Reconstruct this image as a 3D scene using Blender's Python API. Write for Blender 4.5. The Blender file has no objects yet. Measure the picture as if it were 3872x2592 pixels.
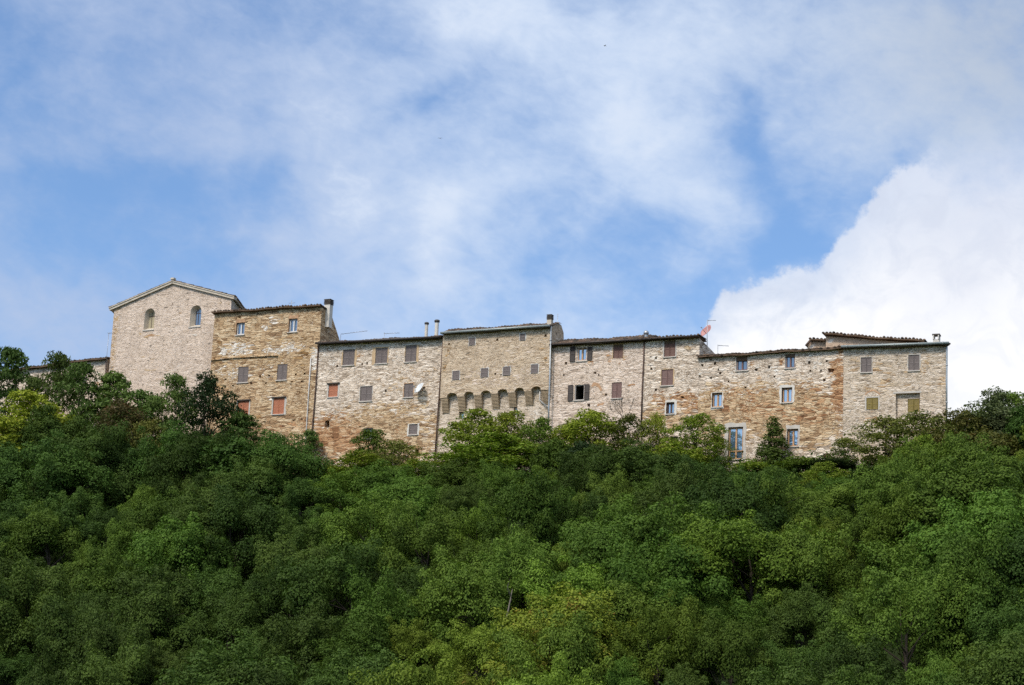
import bpy, math, random
import numpy as np
from mathutils import Vector, Matrix
from mathutils.geometry import delaunay_2d_cdt
R = math.radians
random.seed(7)
rng = np.random.default_rng(7)
scene = bpy.context.scene
C = scene.collection

# ------------------------------------------------------------------ camera
FPX, CX, CY = 8732.0, 1936.0, 1296.0          # focal length and centre in photo pixels
TH, ROLL, PSI = R(13.93), 0.045, R(25)
Fw = np.array([0, math.cos(TH), math.sin(TH)]); U0 = np.array([0, -math.sin(TH), math.cos(TH)]); R0 = np.array([1., 0, 0])
Rt = math.cos(ROLL) * R0 + math.sin(ROLL) * U0
Up = -math.sin(ROLL) * R0 + math.cos(ROLL) * U0
cd = bpy.data.cameras.new('camera'); cam = bpy.data.objects.new('camera', cd); C.objects.link(cam)
cd.sensor_width = 36; cd.lens = 36 * FPX / 3872; cd.clip_end = 20000; cd.clip_start = 0.1
cam.matrix_world = Matrix(((Rt[0], Up[0], -Fw[0], 0), (Rt[1], Up[1], -Fw[1], 0), (Rt[2], Up[2], -Fw[2], 0), (0, 0, 0, 1)))
scene.camera = cam

def ray(p): return Fw + Rt * (p[0] - CX) / FPX - Up * (p[1] - CY) / FPX
def proj(q):
    q = np.asarray(q); w = q.dot(Fw)
    return CX + FPX * q.dot(Rt) / w, CY - FPX * q.dot(Up) / w
z1 = lambda x, y: (380 + x / 2.529, 1020 + y / 2.529)
z2 = lambda x, y: (1150 + x / 2.306, 1120 + y / 2.306)
z3 = lambda x, y: (2000 + x / 2.614, 1150 + y / 2.614)
z4 = lambda x, y: (2600 + x / 2.13, 1180 + y / 2.13)
z5 = lambda x, y: (x / 1.9525, 1250 + y / 1.9525)
P = lambda x, y: (x / .6049, y / .6049)

class Frame:
    """A facade frame: x along the facade, y into the hill, z up."""
    def __init__(s, O, psi):
        s.O = np.array(O, float); s.psi = psi
        s.e = np.array([math.cos(psi), -math.sin(psi), 0]); s.n = np.array([math.sin(psi), math.cos(psi), 0])
    def un(s, p, y=0.0):
        d = ray(p); t = (s.O.dot(s.n) + y) / d.dot(s.n); q = d * t - s.O
        return q.dot(s.e), q[2]
    def world(s, u, y, z): return s.O + s.e * u + s.n * y + np.array([0, 0, z])
MAIN = Frame((0, 190, 0), PSI)
_u = MAIN.un(z4(1255, 330))[0]
GFR = Frame(MAIN.world(_u, 0, 0), R(21))

# ------------------------------------------------------------------ scene helpers
def tag(o, label=None, cat=None, group=None, kind=None):
    if label: o['label'] = label
    if cat: o['category'] = cat
    if group: o['group'] = group
    if kind: o['kind'] = kind
    return o

def empty(name, loc, rz=0, label=None, cat=None, group=None):
    o = bpy.data.objects.new(name, None); C.objects.link(o); o.location = loc; o.rotation_euler = (0, 0, rz)
    o.empty_display_size = .3
    return tag(o, label, cat, group)

class MB:
    """collects faces of ONE mesh"""
    def __init__(s): s.v = []; s.f = []; s.sm = []
    def add(s, vs, fs, smooth=False):
        k = len(s.v); s.v += [tuple(map(float, q)) for q in vs]; s.f += [tuple(i + k for i in q) for q in fs]; s.sm += [smooth] * len(fs)
    def box(s, x0, x1, y0, y1, z0, z1, sh=0.0):
        vs = [(x, y, z + sh * (x - x0)) for z in (z0, z1) for y in (y0, y1) for x in (x0, x1)]
        s.add(vs, [(0, 2, 3, 1), (4, 5, 7, 6), (0, 1, 5, 4), (2, 6, 7, 3), (0, 4, 6, 2), (1, 3, 7, 5)])
    def tube(s, pts, rad, n=8, cap=True):
        pts = [Vector(p) for p in pts]; rads = rad if isinstance(rad, (list, tuple)) else [rad] * len(pts)
        vs = []; ref = Vector((0.13, .27, .95))
        for i, p in enumerate(pts):
            d = (pts[min(i + 1, len(pts) - 1)] - pts[max(i - 1, 0)]).normalized()
            a = d.cross(ref)
            if a.length < .1: a = d.cross(Vector((1, 0, 0)))
            a.normalize(); b = d.cross(a)
            for k in range(n):
                t = 2 * math.pi * k / n; vs.append(p + (a * math.cos(t) + b * math.sin(t)) * rads[i])
        fs = []
        for i in range(len(pts) - 1):
            for k in range(n): fs.append((i * n + k, i * n + (k + 1) % n, (i + 1) * n + (k + 1) % n, (i + 1) * n + k))
        if cap: fs.append(tuple(range(n))[::-1]); m = (len(pts) - 1) * n; fs.append(tuple(range(m, m + n)))
        s.add(vs, fs, True)
    def lathe(s, prof, c, n=14):
        vs = [(c[0] + r * math.cos(2 * math.pi * k / n), c[1] + r * math.sin(2 * math.pi * k / n), c[2] + z) for r, z in prof for k in range(n)]
        fs = [(i * n + k, i * n + (k + 1) % n, (i + 1) * n + (k + 1) % n, (i + 1) * n + k) for i in range(len(prof) - 1) for k in range(n)]
        s.add(vs, fs, True)
    def build(s, name, mat, parent=None):
        me = bpy.data.meshes.new(name); me.from_pydata(s.v, [], s.f)
        me.polygons.foreach_set('use_smooth', s.sm)
        me.materials.append(mat); me.update()
        o = bpy.data.objects.new(name, me); C.objects.link(o)
        if parent: o.parent = parent
        return o

def inside(poly, x, y):
    c = False; n = len(poly)
    for i in range(n):
        x0, y0 = poly[i]; x1, y1 = poly[(i + 1) % n]
        if (y0 > y) != (y1 > y) and x < (x1 - x0) * (y - y0) / (y1 - y0) + x0: c = not c
    return c

def sheet(mb, outline, holes, y, rev=None):
    """polygon with holes in the plane y; rev = depth of the reveals of each hole"""
    vs = []; es = []
    for poly in [outline] + holes:
        k = len(vs); n = len(poly); vs += [Vector(p) for p in poly]; es += [(k + i, k + (i + 1) % n) for i in range(n)]
    ov, oe, of, *_ = delaunay_2d_cdt(vs, es, [], 0, 1e-5)
    fs = []
    for f in of:
        cx = sum(ov[i].x for i in f) / len(f); cy = sum(ov[i].y for i in f) / len(f)
        if inside(outline, cx, cy) and not any(inside(h, cx, cy) for h in holes): fs.append(tuple(f))
    mb.add([(q.x, y, q.y) for q in ov], fs)
    for i, h in enumerate(holes):
        if rev is None: break
        d = rev[i] if isinstance(rev, list) else rev
        n = len(h); mb.add([(p[0], y, p[1]) for p in h] + [(p[0], y + d, p[1]) for p in h], [(k, k + n, (k + 1) % n + n, (k + 1) % n) for k in range(n)])

def rect(x0, x1, z0, z1): return [(x0, z0), (x1, z0), (x1, z1), (x0, z1)]
def archpoly(x0, x1, z0, z1, rise=None, n=8):
    r = (x1 - x0) / 2; rise = rise or r; cx = (x0 + x1) / 2
    return [(x0, z0), (x1, z0)] + [(cx + r * math.cos(math.pi * k / n), z1 - rise + rise * math.sin(math.pi * k / n)) for k in range(n + 1)]

# ------------------------------------------------------------------ node helpers
class NT:
    def __init__(s, tree): s.t = tree; s.n = tree.nodes; s.l = tree.links
    def node(s, typ, **kw):
        q = s.n.new(typ)
        for k, v in kw.items(): setattr(q, k, v)
        return q
    def put(s, sock, v):
        if hasattr(v, 'is_output'): s.l.new(v, sock)
        else: sock.default_value = v
    def m(s, op, a, b=0.0, c=None, clamp=False):
        q = s.node('ShaderNodeMath', operation=op, use_clamp=clamp); s.put(q.inputs[0], a); s.put(q.inputs[1], b)
        if c is not None: s.put(q.inputs[2], c)
        return q.outputs[0]
    def add(s, a, b): return s.m('ADD', a, b)
    def mul(s, a, b): return s.m('MULTIPLY', a, b)
    def sub(s, a, b): return s.m('SUBTRACT', a, b)
    def sstep(s, v, a, b, lo=0.0, hi=1.0):
        q = s.node('ShaderNodeMapRange', interpolation_type='SMOOTHSTEP'); s.put(q.inputs[0], v); s.put(q.inputs[1], a); s.put(q.inputs[2], b); q.inputs[3].default_value = lo; q.inputs[4].default_value = hi
        return q.outputs[0]
    def mix(s, f, a, b, blend='MIX'):
        q = s.node('ShaderNodeMix', data_type='RGBA', blend_type=blend); s.put(q.inputs[0], f)
        s.put(q.inputs[6], (*a, 1) if isinstance(a, tuple) and len(a) == 3 else a); s.put(q.inputs[7], (*b, 1) if isinstance(b, tuple) and len(b) == 3 else b)
        return q.outputs[2]
    def xyz(s, x, y, z):
        q = s.node('ShaderNodeCombineXYZ'); s.put(q.inputs[0], x); s.put(q.inputs[1], y); s.put(q.inputs[2], z); return q.outputs[0]
    def sep(s, v):
        q = s.node('ShaderNodeSeparateXYZ'); s.l.new(v, q.inputs[0]); return q.outputs
    def noise(s, vec, scale, detail=3.0, rough=.55, dist=0.0, color=False):
        q = s.node('ShaderNodeTexNoise'); s.l.new(vec, q.inputs['Vector']); q.inputs['Scale'].default_value = scale; q.inputs['Detail'].default_value = detail; q.inputs['Roughness'].default_value = rough; q.inputs['Distortion'].default_value = dist
        return q.outputs['Color' if color else 'Fac']
    def voro(s, vec, feature='F1', rnd=1.0):
        q = s.node('ShaderNodeTexVoronoi', feature=feature, voronoi_dimensions='2D'); s.l.new(vec, q.inputs['Vector']); q.inputs['Scale'].default_value = 1; q.inputs['Randomness'].default_value = rnd
        return q.outputs
    def ramp(s, f, stops, interp='LINEAR'):
        q = s.node('ShaderNodeValToRGB'); s.put(q.inputs[0], f); cr = q.color_ramp; cr.interpolation = interp
        while len(cr.elements) < len(stops): cr.elements.new(.5)
        for e_, (p, c) in zip(cr.elements, stops): e_.position = p; e_.color = (*c, 1)
        return q.outputs[0]

def newmat(name):
    m = bpy.data.materials.new(name); m.use_nodes = True; m.node_tree.nodes.clear(); return m, NT(m.node_tree)
def finish(nt, bsdf_out):
    o = nt.node('ShaderNodeOutputMaterial'); nt.l.new(bsdf_out, o.inputs[0])
def principled(nt, col, rough=.8, spec=.3, normal=None, metal=0.0):
    b = nt.node('ShaderNodeBsdfPrincipled'); nt.put(b.inputs['Base Color'], (*col, 1) if isinstance(col, tuple) and len(col) == 3 else col)
    nt.put(b.inputs['Roughness'], rough); b.inputs['Specular IOR Level'].default_value = spec; b.inputs['Metallic'].default_value = metal
    if normal is not None: nt.l.new(normal, b.inputs['Normal'])
    return b.outputs[0]

def plain(name, col, rough=.7, spec=.3, var=.25, scale=3.0, metal=0.0):
    """painted or weathered surface: colour broken by two noises and a little bump"""
    m, nt = newmat(name); tc = nt.node('ShaderNodeTexCoord').outputs['Object']
    n1 = nt.noise(tc, scale, 4, .6); n2 = nt.noise(tc, scale * 7, 3, .6)
    f = nt.add(nt.mul(nt.sub(n1, .5), var * 2), nt.mul(nt.sub(n2, .5), var))
    v = nt.node('ShaderNodeHueSaturation'); v.inputs['Color'].default_value = (*col, 1); nt.l.new(nt.add(1.0, f), v.inputs['Value'])
    bp = nt.node('ShaderNodeBump'); bp.inputs['Strength'].default_value = .25; bp.inputs['Distance'].default_value = .01; nt.l.new(n2, bp.inputs['Height'])
    finish(nt, principled(nt, v.outputs[0], rough, spec, bp.outputs[0], metal)); return m

def stone(name, main, alts=(), scale=1.0, crev=.45, seed=0.0, bump=.05, streak=.18, aspect=2.6, contrast=1.0):
    aspect *= 1.35; crev *= .75; bump *= .7
    """coursed rubble: main = colour stops of the stones, alts = [(stops, [(x, z, rx, rz, weight)...], spread)]"""
    m, nt = newmat(name); tc = nt.node('ShaderNodeTexCoord').outputs['Object']; o = nt.sep(tc)
    s = nt.add(o[0], nt.mul(o[1], .93)); t = o[2]
    base = nt.xyz(s, t, seed)
    wob = nt.sep(nt.noise(base, .9, 3, .6, color=True))
    s2 = nt.add(s, nt.mul(nt.sub(wob[0], .5), .5)); t2 = nt.add(t, nt.mul(nt.sub(wob[1], .5), .22))
    big = nt.xyz(nt.mul(s2, 1.8 * scale), nt.mul(t2, 2.0 * aspect * scale), 0); small = nt.xyz(nt.mul(s2, 3.9 * scale), nt.mul(t2, 3.9 * aspect * .95 * scale), 0)
    vb = nt.voro(big); vs = nt.voro(small); eb = nt.voro(big, 'DISTANCE_TO_EDGE')[0]; es = nt.voro(small, 'DISTANCE_TO_EDGE')[0]
    rb = nt.sep(vb['Color']); rs = nt.sep(vs['Color'])
    pick = nt.sstep(nt.noise(base, .55, 3), .46, .58)
    def sel(a, b):
        q = nt.node('ShaderNodeMix', data_type='FLOAT'); nt.l.new(pick, q.inputs[0]); nt.l.new(a, q.inputs[2]); nt.l.new(b, q.inputs[3]); return q.outputs[0]
    rnd = sel(rb[0], rs[0]); rnd2 = sel(rb[1], rs[1]); edge = sel(eb, es)
    fine = nt.noise(base, 9, 4, .65)
    tone = nt.add(nt.add(nt.mul(nt.sub(rnd, .5), .85 * contrast), .5), nt.mul(nt.sub(fine, .5), .55))
    course = nt.noise(nt.xyz(nt.mul(s, .9), nt.mul(t2, 7.5 * scale), seed + 5), 1.0, 3, .6)
    tone = nt.add(tone, nt.mul(nt.sub(course, .5), .9))
    def pal(stops): return nt.ramp(tone, [(i / max(1, len(stops) - 1), tuple(min(.88, q * w_) for q, w_ in zip(c, (1.16, 1.10, 1.045)))) for i, c in enumerate(stops)])
    col = pal(main)
    for k, (stops, blobs, spread) in enumerate(alts):
        acc = None
        for (bx, bz, rx, rz, w) in blobs:
            dx = nt.mul(nt.sub(s, bx), 1 / rx); dz = nt.mul(nt.sub(t, bz), 1 / rz)
            d = nt.sub(1.0, nt.add(nt.mul(dx, dx), nt.mul(dz, dz)))
            v = nt.mul(nt.m('MAXIMUM', d, 0.0), w); acc = v if acc is None else nt.add(acc, v)
        nz = nt.noise(nt.xyz(nt.mul(s, 1.0), nt.mul(t, 1.7), seed + 3.1 * k + 1), .8, 5, .65)
        f = nt.add(nt.add(acc if acc is not None else 0.0, nt.mul(nt.sub(nz, .5), 1.9)), nt.mul(nt.sub(rnd2, .5), 1.5))
        col = nt.mix(nt.sstep(f, spread, spread + .35), col, pal(stops))
    stain = nt.noise(nt.xyz(nt.mul(s, 1.0), nt.mul(t, .35), seed), .9, 4, .6)
    val = nt.add(1.0, nt.mul(nt.sub(stain, .5), streak * 2))
    crk = nt.sstep(nt.add(edge, nt.mul(nt.sub(fine, .5), .12)), .0, .13, 1 - crev, 1.0)
    hole = nt.sstep(nt.noise(nt.xyz(nt.mul(s, 2.2), nt.mul(t, 5.0), seed + 9), 1.0, 2, .5), .63, .69, 1.0, .42)
    col = nt.mix(1.0, col, nt.xyz(nt.mul(nt.mul(val, crk), hole), nt.mul(nt.mul(val, crk), hole), nt.mul(nt.mul(val, crk), hole)), 'MULTIPLY')
    h = nt.add(nt.add(nt.mul(nt.sstep(edge, 0, .18), .7), nt.mul(rnd2, .6)), nt.add(nt.mul(fine, .5), nt.mul(hole, .5)))
    bp = nt.node('ShaderNodeBump'); bp.inputs['Strength'].default_value = .8; bp.inputs['Distance'].default_value = bump; nt.l.new(h, bp.inputs['Height'])
    finish(nt, principled(nt, col, .9, .15, bp.outputs[0])); return m

def leafmat(name, a, b, c=None, trans=.21):
    """leaf colours a..b by leaf, c = odd turning leaves"""
    m, nt = newmat(name)
    g = nt.node('ShaderNodeNewGeometry'); oi = nt.node('ShaderNodeObjectInfo'); tc = nt.node('ShaderNodeTexCoord').outputs['Object']
    rp = g.outputs['Random Per Island']; nz = nt.noise(tc, .8, 3, .6)
    f = nt.add(nt.mul(rp, .55), nt.mul(nt.sstep(nz, .3, .7), .45))
    col = nt.mix(f, a, b)
    if c: col = nt.mix(nt.mul(nt.sstep(nt.noise(tc, 1.3, 2), .55, .7), nt.m('GREATER_THAN', rp, .45)), col, c)
    hs = nt.node('ShaderNodeHueSaturation'); nt.l.new(col, hs.inputs['Color'])
    nt.l.new(nt.add(.461, nt.mul(oi.outputs['Random'], .03)), hs.inputs['Hue'])
    w = nt.node('ShaderNodeTexWhiteNoise', noise_dimensions='1D'); nt.l.new(oi.outputs['Random'], w.inputs['W'])
    nt.l.new(nt.add(.66, nt.mul(w.outputs['Value'], .58)), hs.inputs['Value'])
    p = nt.node('ShaderNodeBsdfPrincipled'); nt.l.new(hs.outputs[0], p.inputs['Base Color']); p.inputs['Roughness'].default_value = .6; p.inputs['Specular IOR Level'].default_value = .08
    tr = nt.node('ShaderNodeBsdfTranslucent'); nt.l.new(nt.mix(1.0, hs.outputs[0], (1.0, 1.15, .5), 'MULTIPLY'), tr.inputs['Color'])
    mx = nt.node('ShaderNodeMixShader'); mx.inputs[0].default_value = trans; nt.l.new(p.outputs[0], mx.inputs[1]); nt.l.new(tr.outputs[0], mx.inputs[2])
    finish(nt, mx.outputs[0]); return m

# ------------------------------------------------------------------ world and sun
SUN_EL, SUN_DIR = R(48), Vector((-.62, -.78, 0)).normalized()
def make_world():
    w = bpy.data.worlds.new('World'); scene.world = w; w.use_nodes = True; w.node_tree.nodes.clear(); nt = NT(w.node_tree)
    sky = nt.node('ShaderNodeTexSky', sky_type='NISHITA'); sky.sun_disc = False; sky.sun_elevation = SUN_EL
    sky.sun_rotation = math.atan2(SUN_DIR.x, SUN_DIR.y); sky.air_density = 1.0; sky.dust_density = .6; sky.ozone_density = 1.5
    ST = .1
    g = nt.node('ShaderNodeTexCoord').outputs['Generated']; o = nt.sep(g)
    az = nt.mul(nt.m('ARCTAN2', o[0], o[1]), 180 / math.pi); el = nt.mul(nt.m('ARCSINE', o[2]), 180 / math.pi)
    def ae(p):
        d = ray(p); d = d / np.linalg.norm(d); return math.degrees(math.atan2(d[0], d[1])), math.degrees(math.asin(d[2]))
    v = nt.xyz(az, el, 0.0)
    wp = nt.sep(nt.noise(v, .22, 4, .6, color=True))
    azw = nt.add(az, nt.mul(nt.sub(wp[0], .5), 4.2)); elw = nt.add(el, nt.mul(nt.sub(wp[1], .5), 3.2))
    # openings (-) and thicker cloud (+): photo px, radii, slant of the long axis (degrees), weight
    blobs = [(420, 430, 330, 85, 8, -1.1), (60, 420, 140, 60, 0, -.45), (200, 560, 260, 70, 0, -.6), (40, 170, 110, 130, 0, -.55), (110, 90, 120, 50, 0, -.3),
             (520, 570, 120, 50, 25, -.4), (780, 470, 170, 90, 10, .75), (690, 590, 110, 50, 10, .45), (1130, 470, 130, 70, 0, .45), (880, 600, 120, 70, 0, .3), (960, 240, 120, 50, 15, -.5), (980, 235, 70, 30, 30, -.4), (870, 90, 110, 40, 0, -.2), (1430, 540, 110, 40, 10, -.5), (1560, 690, 260, 70, 0, -.7),
             (1330, 610, 160, 45, 0, -.4), (1800, 470, 190, 60, -60, -.7), (1720, 270, 90, 50, -60, -.7), (1850, 560, 120, 70, 0, -.6), (2010, 400, 120, 60, 50, -.4), (2080, 250, 120, 50, 60, -.25),
             (680, 250, 330, 110, 10, .55), (650, 130, 260, 60, 0, .3), (250, 210, 180, 110, 0, .12), (200, 70, 90, 40, 0, .25), (820, 380, 190, 80, 15, .45), (1020, 540, 120, 130, -20, .6), (980, 610, 90, 50, 30, .45),
             (1000, 480, 70, 50, 0, .5), (1100, 60, 190, 80, 0, .85), (1250, 40, 200, 90, 0, .7), (1430, 250, 130, 150, 0, .95), (1600, 330, 160, 110, -20, .35), (1620, 90, 260, 110, 0, .6),
             (1550, 440, 180, 50, 0, .3), (1300, 420, 200, 80, 0, .3), (2150, 130, 330, 190, 0, .9), (2200, 280, 170, 80, 0, .5), (650, 670, 60, 90, -35, .4), (70, 690, 130, 120, 0, .4), (200, 700, 100, 130, -30, .45),
             (640, 540, 70, 25, 0, .35), (880, 760, 120, 50, 0, .5), (1290, 720, 110, 40, 30, .4), (1830, 300, 70, 50, 0, .2), (1650, 600, 200, 60, 0, -.3), (1960, 330, 60, 90, -30, .25)]
    acc = nt.add(.56, 0.0)
    for (x, y, rx, ry, an, wt) in blobs:
        a0, e0 = ae(P(x, y)); k = 2342 / 24.9; rx /= k; ry /= k; an = R(an)
        dx = nt.sub(azw, a0); dy = nt.sub(elw, e0)
        p_ = nt.mul(nt.add(nt.mul(dx, math.cos(an)), nt.mul(dy, math.sin(an))), 1 / rx); q_ = nt.mul(nt.sub(nt.mul(dy, math.cos(an)), nt.mul(dx, math.sin(an))), 1 / ry)
        acc = nt.add(acc, nt.mul(nt.m('EXPONENT', nt.mul(nt.add(nt.mul(p_, p_), nt.mul(q_, q_)), -1.0)), wt * (.50 if wt < 0 else .5)))
    n1 = nt.noise(nt.xyz(az, nt.mul(el, 1.35), 4.0), .33, 6, .56, .6); n2 = nt.noise(nt.xyz(az, nt.mul(el, 1.3), 8.0), .95, 4, .55, .3)
    behind = nt.mul(nt.sstep(nt.m('ABSOLUTE', az), 45, 90), nt.sstep(el, 22, 34, 1.0, 0.0))
    acc = nt.sub(acc, nt.mul(behind, .35))
    cov = nt.add(acc, nt.add(nt.mul(nt.sub(n1, .5), .95), nt.add(nt.mul(nt.sub(n2, .5), .5), nt.mul(nt.sub(nt.noise(nt.xyz(nt.add(az, nt.mul(el, .5)), nt.mul(el, 1.6), 2.0), 2.1, 5, .6, .5), .5), .34))))
    f = nt.sstep(cov, .0, 1.25, .03, .97)
    K = 1 / ST
    def col(r, g_, b): return (r * K, g_ * K, b * K)
    tint = nt.mix(1.0, sky.outputs[0], (SKYT[0], SKYT[1], SKYT[2]), 'MULTIPLY')
    # thin cloud: bluish where thin, whiter where thick, grey up in the right
    a0, e0 = ae(P(2330, 60)); gx = nt.mul(nt.sub(az, a0), 1 / 5.5); gy = nt.mul(nt.sub(el, e0), 1 / 4.2)
    grey = nt.m('EXPONENT', nt.mul(nt.add(nt.mul(gx, gx), nt.mul(gy, gy)), -1.0))
    a1, _ = ae(P(300, 300)); a2, _ = ae(P(1300, 300))
    lr = nt.sstep(az, a1, a2)
    thin = nt.mix(lr, col(.48, .585, .80), col(.665, .775, .955))
    thin = nt.mix(nt.sstep(cov, .9, 1.35), thin, col(.72, .81, .96))
    thin = nt.mix(grey, thin, col(.49, .57, .70))
    c = nt.mix(f, tint, thin)
    # the cumulus rising on the right
    fc = nt.node('ShaderNodeFloatCurve'); A0, A1 = ae(P(1560, 800))[0], ae(P(2420, 300))[0]; E0, E1 = 4.0, 22.0
    nt.l.new(nt.m('DIVIDE', nt.sub(az, A0), A1 - A0, clamp=True), fc.inputs['Value'])
    line = [(1560, 1100), (1600, 790), (1618, 735), (1640, 690), (1690, 655), (1740, 634), (1800, 620), (1850, 612), (1885, 590), (1915, 545), (1955, 505), (2000, 445), (2050, 392), (2100, 358), (2130, 348), (2200, 345), (2342, 315), (2420, 300)]
    cp = fc.mapping.curves[0].points
    for i, q in enumerate(line):
        a, e_ = ae(P(*q)); x = min(1, max(0, (a - A0) / (A1 - A0))); y = (e_ - E0) / (E1 - E0)
        if i == 0: cp[0].location = (0, y)
        elif i == len(line) - 1: cp[-1].location = (1, y)
        else: cp.new(x, y)
    for q in cp: q.handle_type = 'AUTO_CLAMPED'
    fc.mapping.update()
    bl = nt.add(nt.mul(fc.outputs[0], E1 - E0), E0)
    puff = nt.add(nt.mul(nt.sub(nt.noise(v, 2.3, 6, .62), .5), 1.0), nt.mul(nt.sub(nt.noise(v, .6, 2, .5), .5), .7))
    sd = nt.add(nt.sub(bl, el), puff)
    soft = nt.sstep(az, ae(P(2080, 400))[0], ae(P(2250, 300))[0], .38, 2.6)
    al = nt.m('DIVIDE', nt.add(sd, nt.mul(soft, .35)), soft, clamp=True)
    al = nt.sstep(al, 0.0, 1.0)
    al = nt.mul(al, nt.mul(nt.sstep(az, 30, 60, 1.0, 0.0), nt.m('GREATER_THAN', az, A0)))
    core = nt.sstep(nt.add(sd, nt.mul(nt.sub(n2, .5), 1.2)), .0, nt.sstep(az, ae(P(1800, 500))[0], ae(P(2200, 300))[0], 1.8, 5.2))
    a0, e0 = ae(P(2230, 520)); gx = nt.mul(nt.sub(az, a0), 1 / 2.6); gy = nt.mul(nt.sub(el, e0), 1 / 2.6)
    shade = nt.mul(nt.m('EXPONENT', nt.mul(nt.add(nt.mul(gx, gx), nt.mul(gy, gy)), -1.0)), nt.add(.55, nt.mul(nt.sub(n1, .5), 1.4)))
    cum = nt.mix(core, col(.69, .77, .92), col(1.06, 1.06, 1.07)); bil = nt.sstep(nt.noise(nt.xyz(az, nt.mul(el, 1.2), 3.0), .85, 6, .6, .8), .42, .66, 0.0, .55)
    cum = nt.mix(nt.mul(bil, nt.sub(1.0, nt.mul(core, .6))), cum, col(.62, .69, .84)); cum = nt.mix(shade, cum, col(.72, .76, .88))
    c = nt.mix(al, c, cum)
    # broken bright cloud added out of view behind the camera to light walls
    sv = nt.node('ShaderNodeVectorMath', operation='DOT_PRODUCT'); nt.l.new(g, sv.inputs[0]); sv.inputs[1].default_value = (SUN_DIR.x * math.cos(SUN_EL), SUN_DIR.y * math.cos(SUN_EL), math.sin(SUN_EL))
    glow = nt.sstep(sv.outputs['Value'], .25, 1.0)
    veil = nt.mul(nt.sstep(nt.noise(g, 2.2, 4, .55), .3, .7, .35, 1.0), nt.mul(glow, nt.sstep(el, 20, 36)))
    c = nt.mix(veil, c, col(GLOW, GLOW * .96, GLOW * .9))
    bg = nt.node('ShaderNodeBackground'); nt.l.new(c, bg.inputs[0]); bg.inputs[1].default_value = ST
    out = nt.node('ShaderNodeOutputWorld'); nt.l.new(bg.outputs[0], out.inputs[0])
SKYT = (1.15, 1.39, 1.65); GLOW = 2.6
make_world()
sl = bpy.data.lights.new('sun', 'SUN'); so = bpy.data.objects.new('sun', sl); C.objects.link(so)
sl.energy = 2.6; sl.angle = R(9); sl.color = (1, .95, .88)
so.rotation_euler = Vector((-SUN_DIR.x * math.cos(SUN_EL), -SUN_DIR.y * math.cos(SUN_EL), -math.sin(SUN_EL))).to_track_quat('-Z', 'Y').to_euler()
so.location = (0, 0, 120)
scene.view_settings.view_transform = 'Standard'; scene.view_settings.look = 'None'; scene.view_settings.exposure = 0; scene.view_settings.gamma = 1


# ------------------------------------------------------------------ terrain
ZF = [(-140, 36), (-80, 38.0), (-41, 36.9), (-29, 36.4), (-19, 34.9), (0, 34.9), (17, 34.6), (29, 34.6), (38, 33.6), (80, 33.0), (140, 30)]
GZ = -1.7
def ground(u, v):
    """height of the ground at facade coordinates u (along), v (into the hill)"""
    zf = np.interp(u, [a for a, _ in ZF], [b for _, b in ZF]); s = -v
    front = zf - .1 * np.maximum(s, 0) - .54 * np.maximum(s - 3, 0)
    back = zf - .28 * np.maximum(v - 26, 0)
    z = np.where(v > 0, back, front) - .2 * np.maximum(np.abs(u) - 100, 0)
    z = z + .35 * np.sin(u * .37 + 1.3 * np.sin(v * .21)) * np.sin(v * .31 + .6) * np.clip(s / 6, 0, 1)
    d = z - GZ
    return GZ + .5 * (d + np.sqrt(d * d + 16))
def make_ground():
    def axis(lo, hi, st, far): 
        a = list(np.arange(lo, hi + .01, st)); k = st
        while a[-1] < far: k *= 1.35; a.append(a[-1] + k)
        k = st
        while a[0] > -far: k *= 1.35; a.insert(0, a[0] - k)
        return np.array(a)
    us = axis(-75, 65, 1.6, 5000); vs = axis(-80, 30, 1.5, 5000)
    g = np.array([[MAIN.O + MAIN.e * u + MAIN.n * v for u in us] for v in vs]); U, V = np.meshgrid(us, vs)
    g[:, :, 2] = ground(U, V); nv, nu = len(vs), len(us)
    me = bpy.data.meshes.new('ground')
    me.from_pydata(g.reshape(-1, 3).tolist(), [], [(j * nu + i, j * nu + i + 1, (j + 1) * nu + i + 1, (j + 1) * nu + i) for j in range(nv - 1) for i in range(nu - 1)])
    me.polygons.foreach_set('use_smooth', [True] * len(me.polygons))
    m, nt = newmat('woodland floor'); tc = nt.node('ShaderNodeTexCoord').outputs['Object']
    c = nt.ramp(nt.noise(tc, .7, 6, .65), [(.25, (.012, .014, .006)), (.5, (.022, .034, .011)), (.75, (.035, .058, .014))])
    bp = nt.node('ShaderNodeBump'); bp.inputs['Distance'].default_value = .2; nt.l.new(nt.noise(tc, 3, 5), bp.inputs['Height'])
    finish(nt, principled(nt, c, .95, .1, bp.outputs[0])); me.materials.append(m)
    o = bpy.data.objects.new('ground', me); C.objects.link(o); tag(o, 'steep wooded hillside ground below the houses', 'ground', kind='structure')
make_ground()

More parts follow.
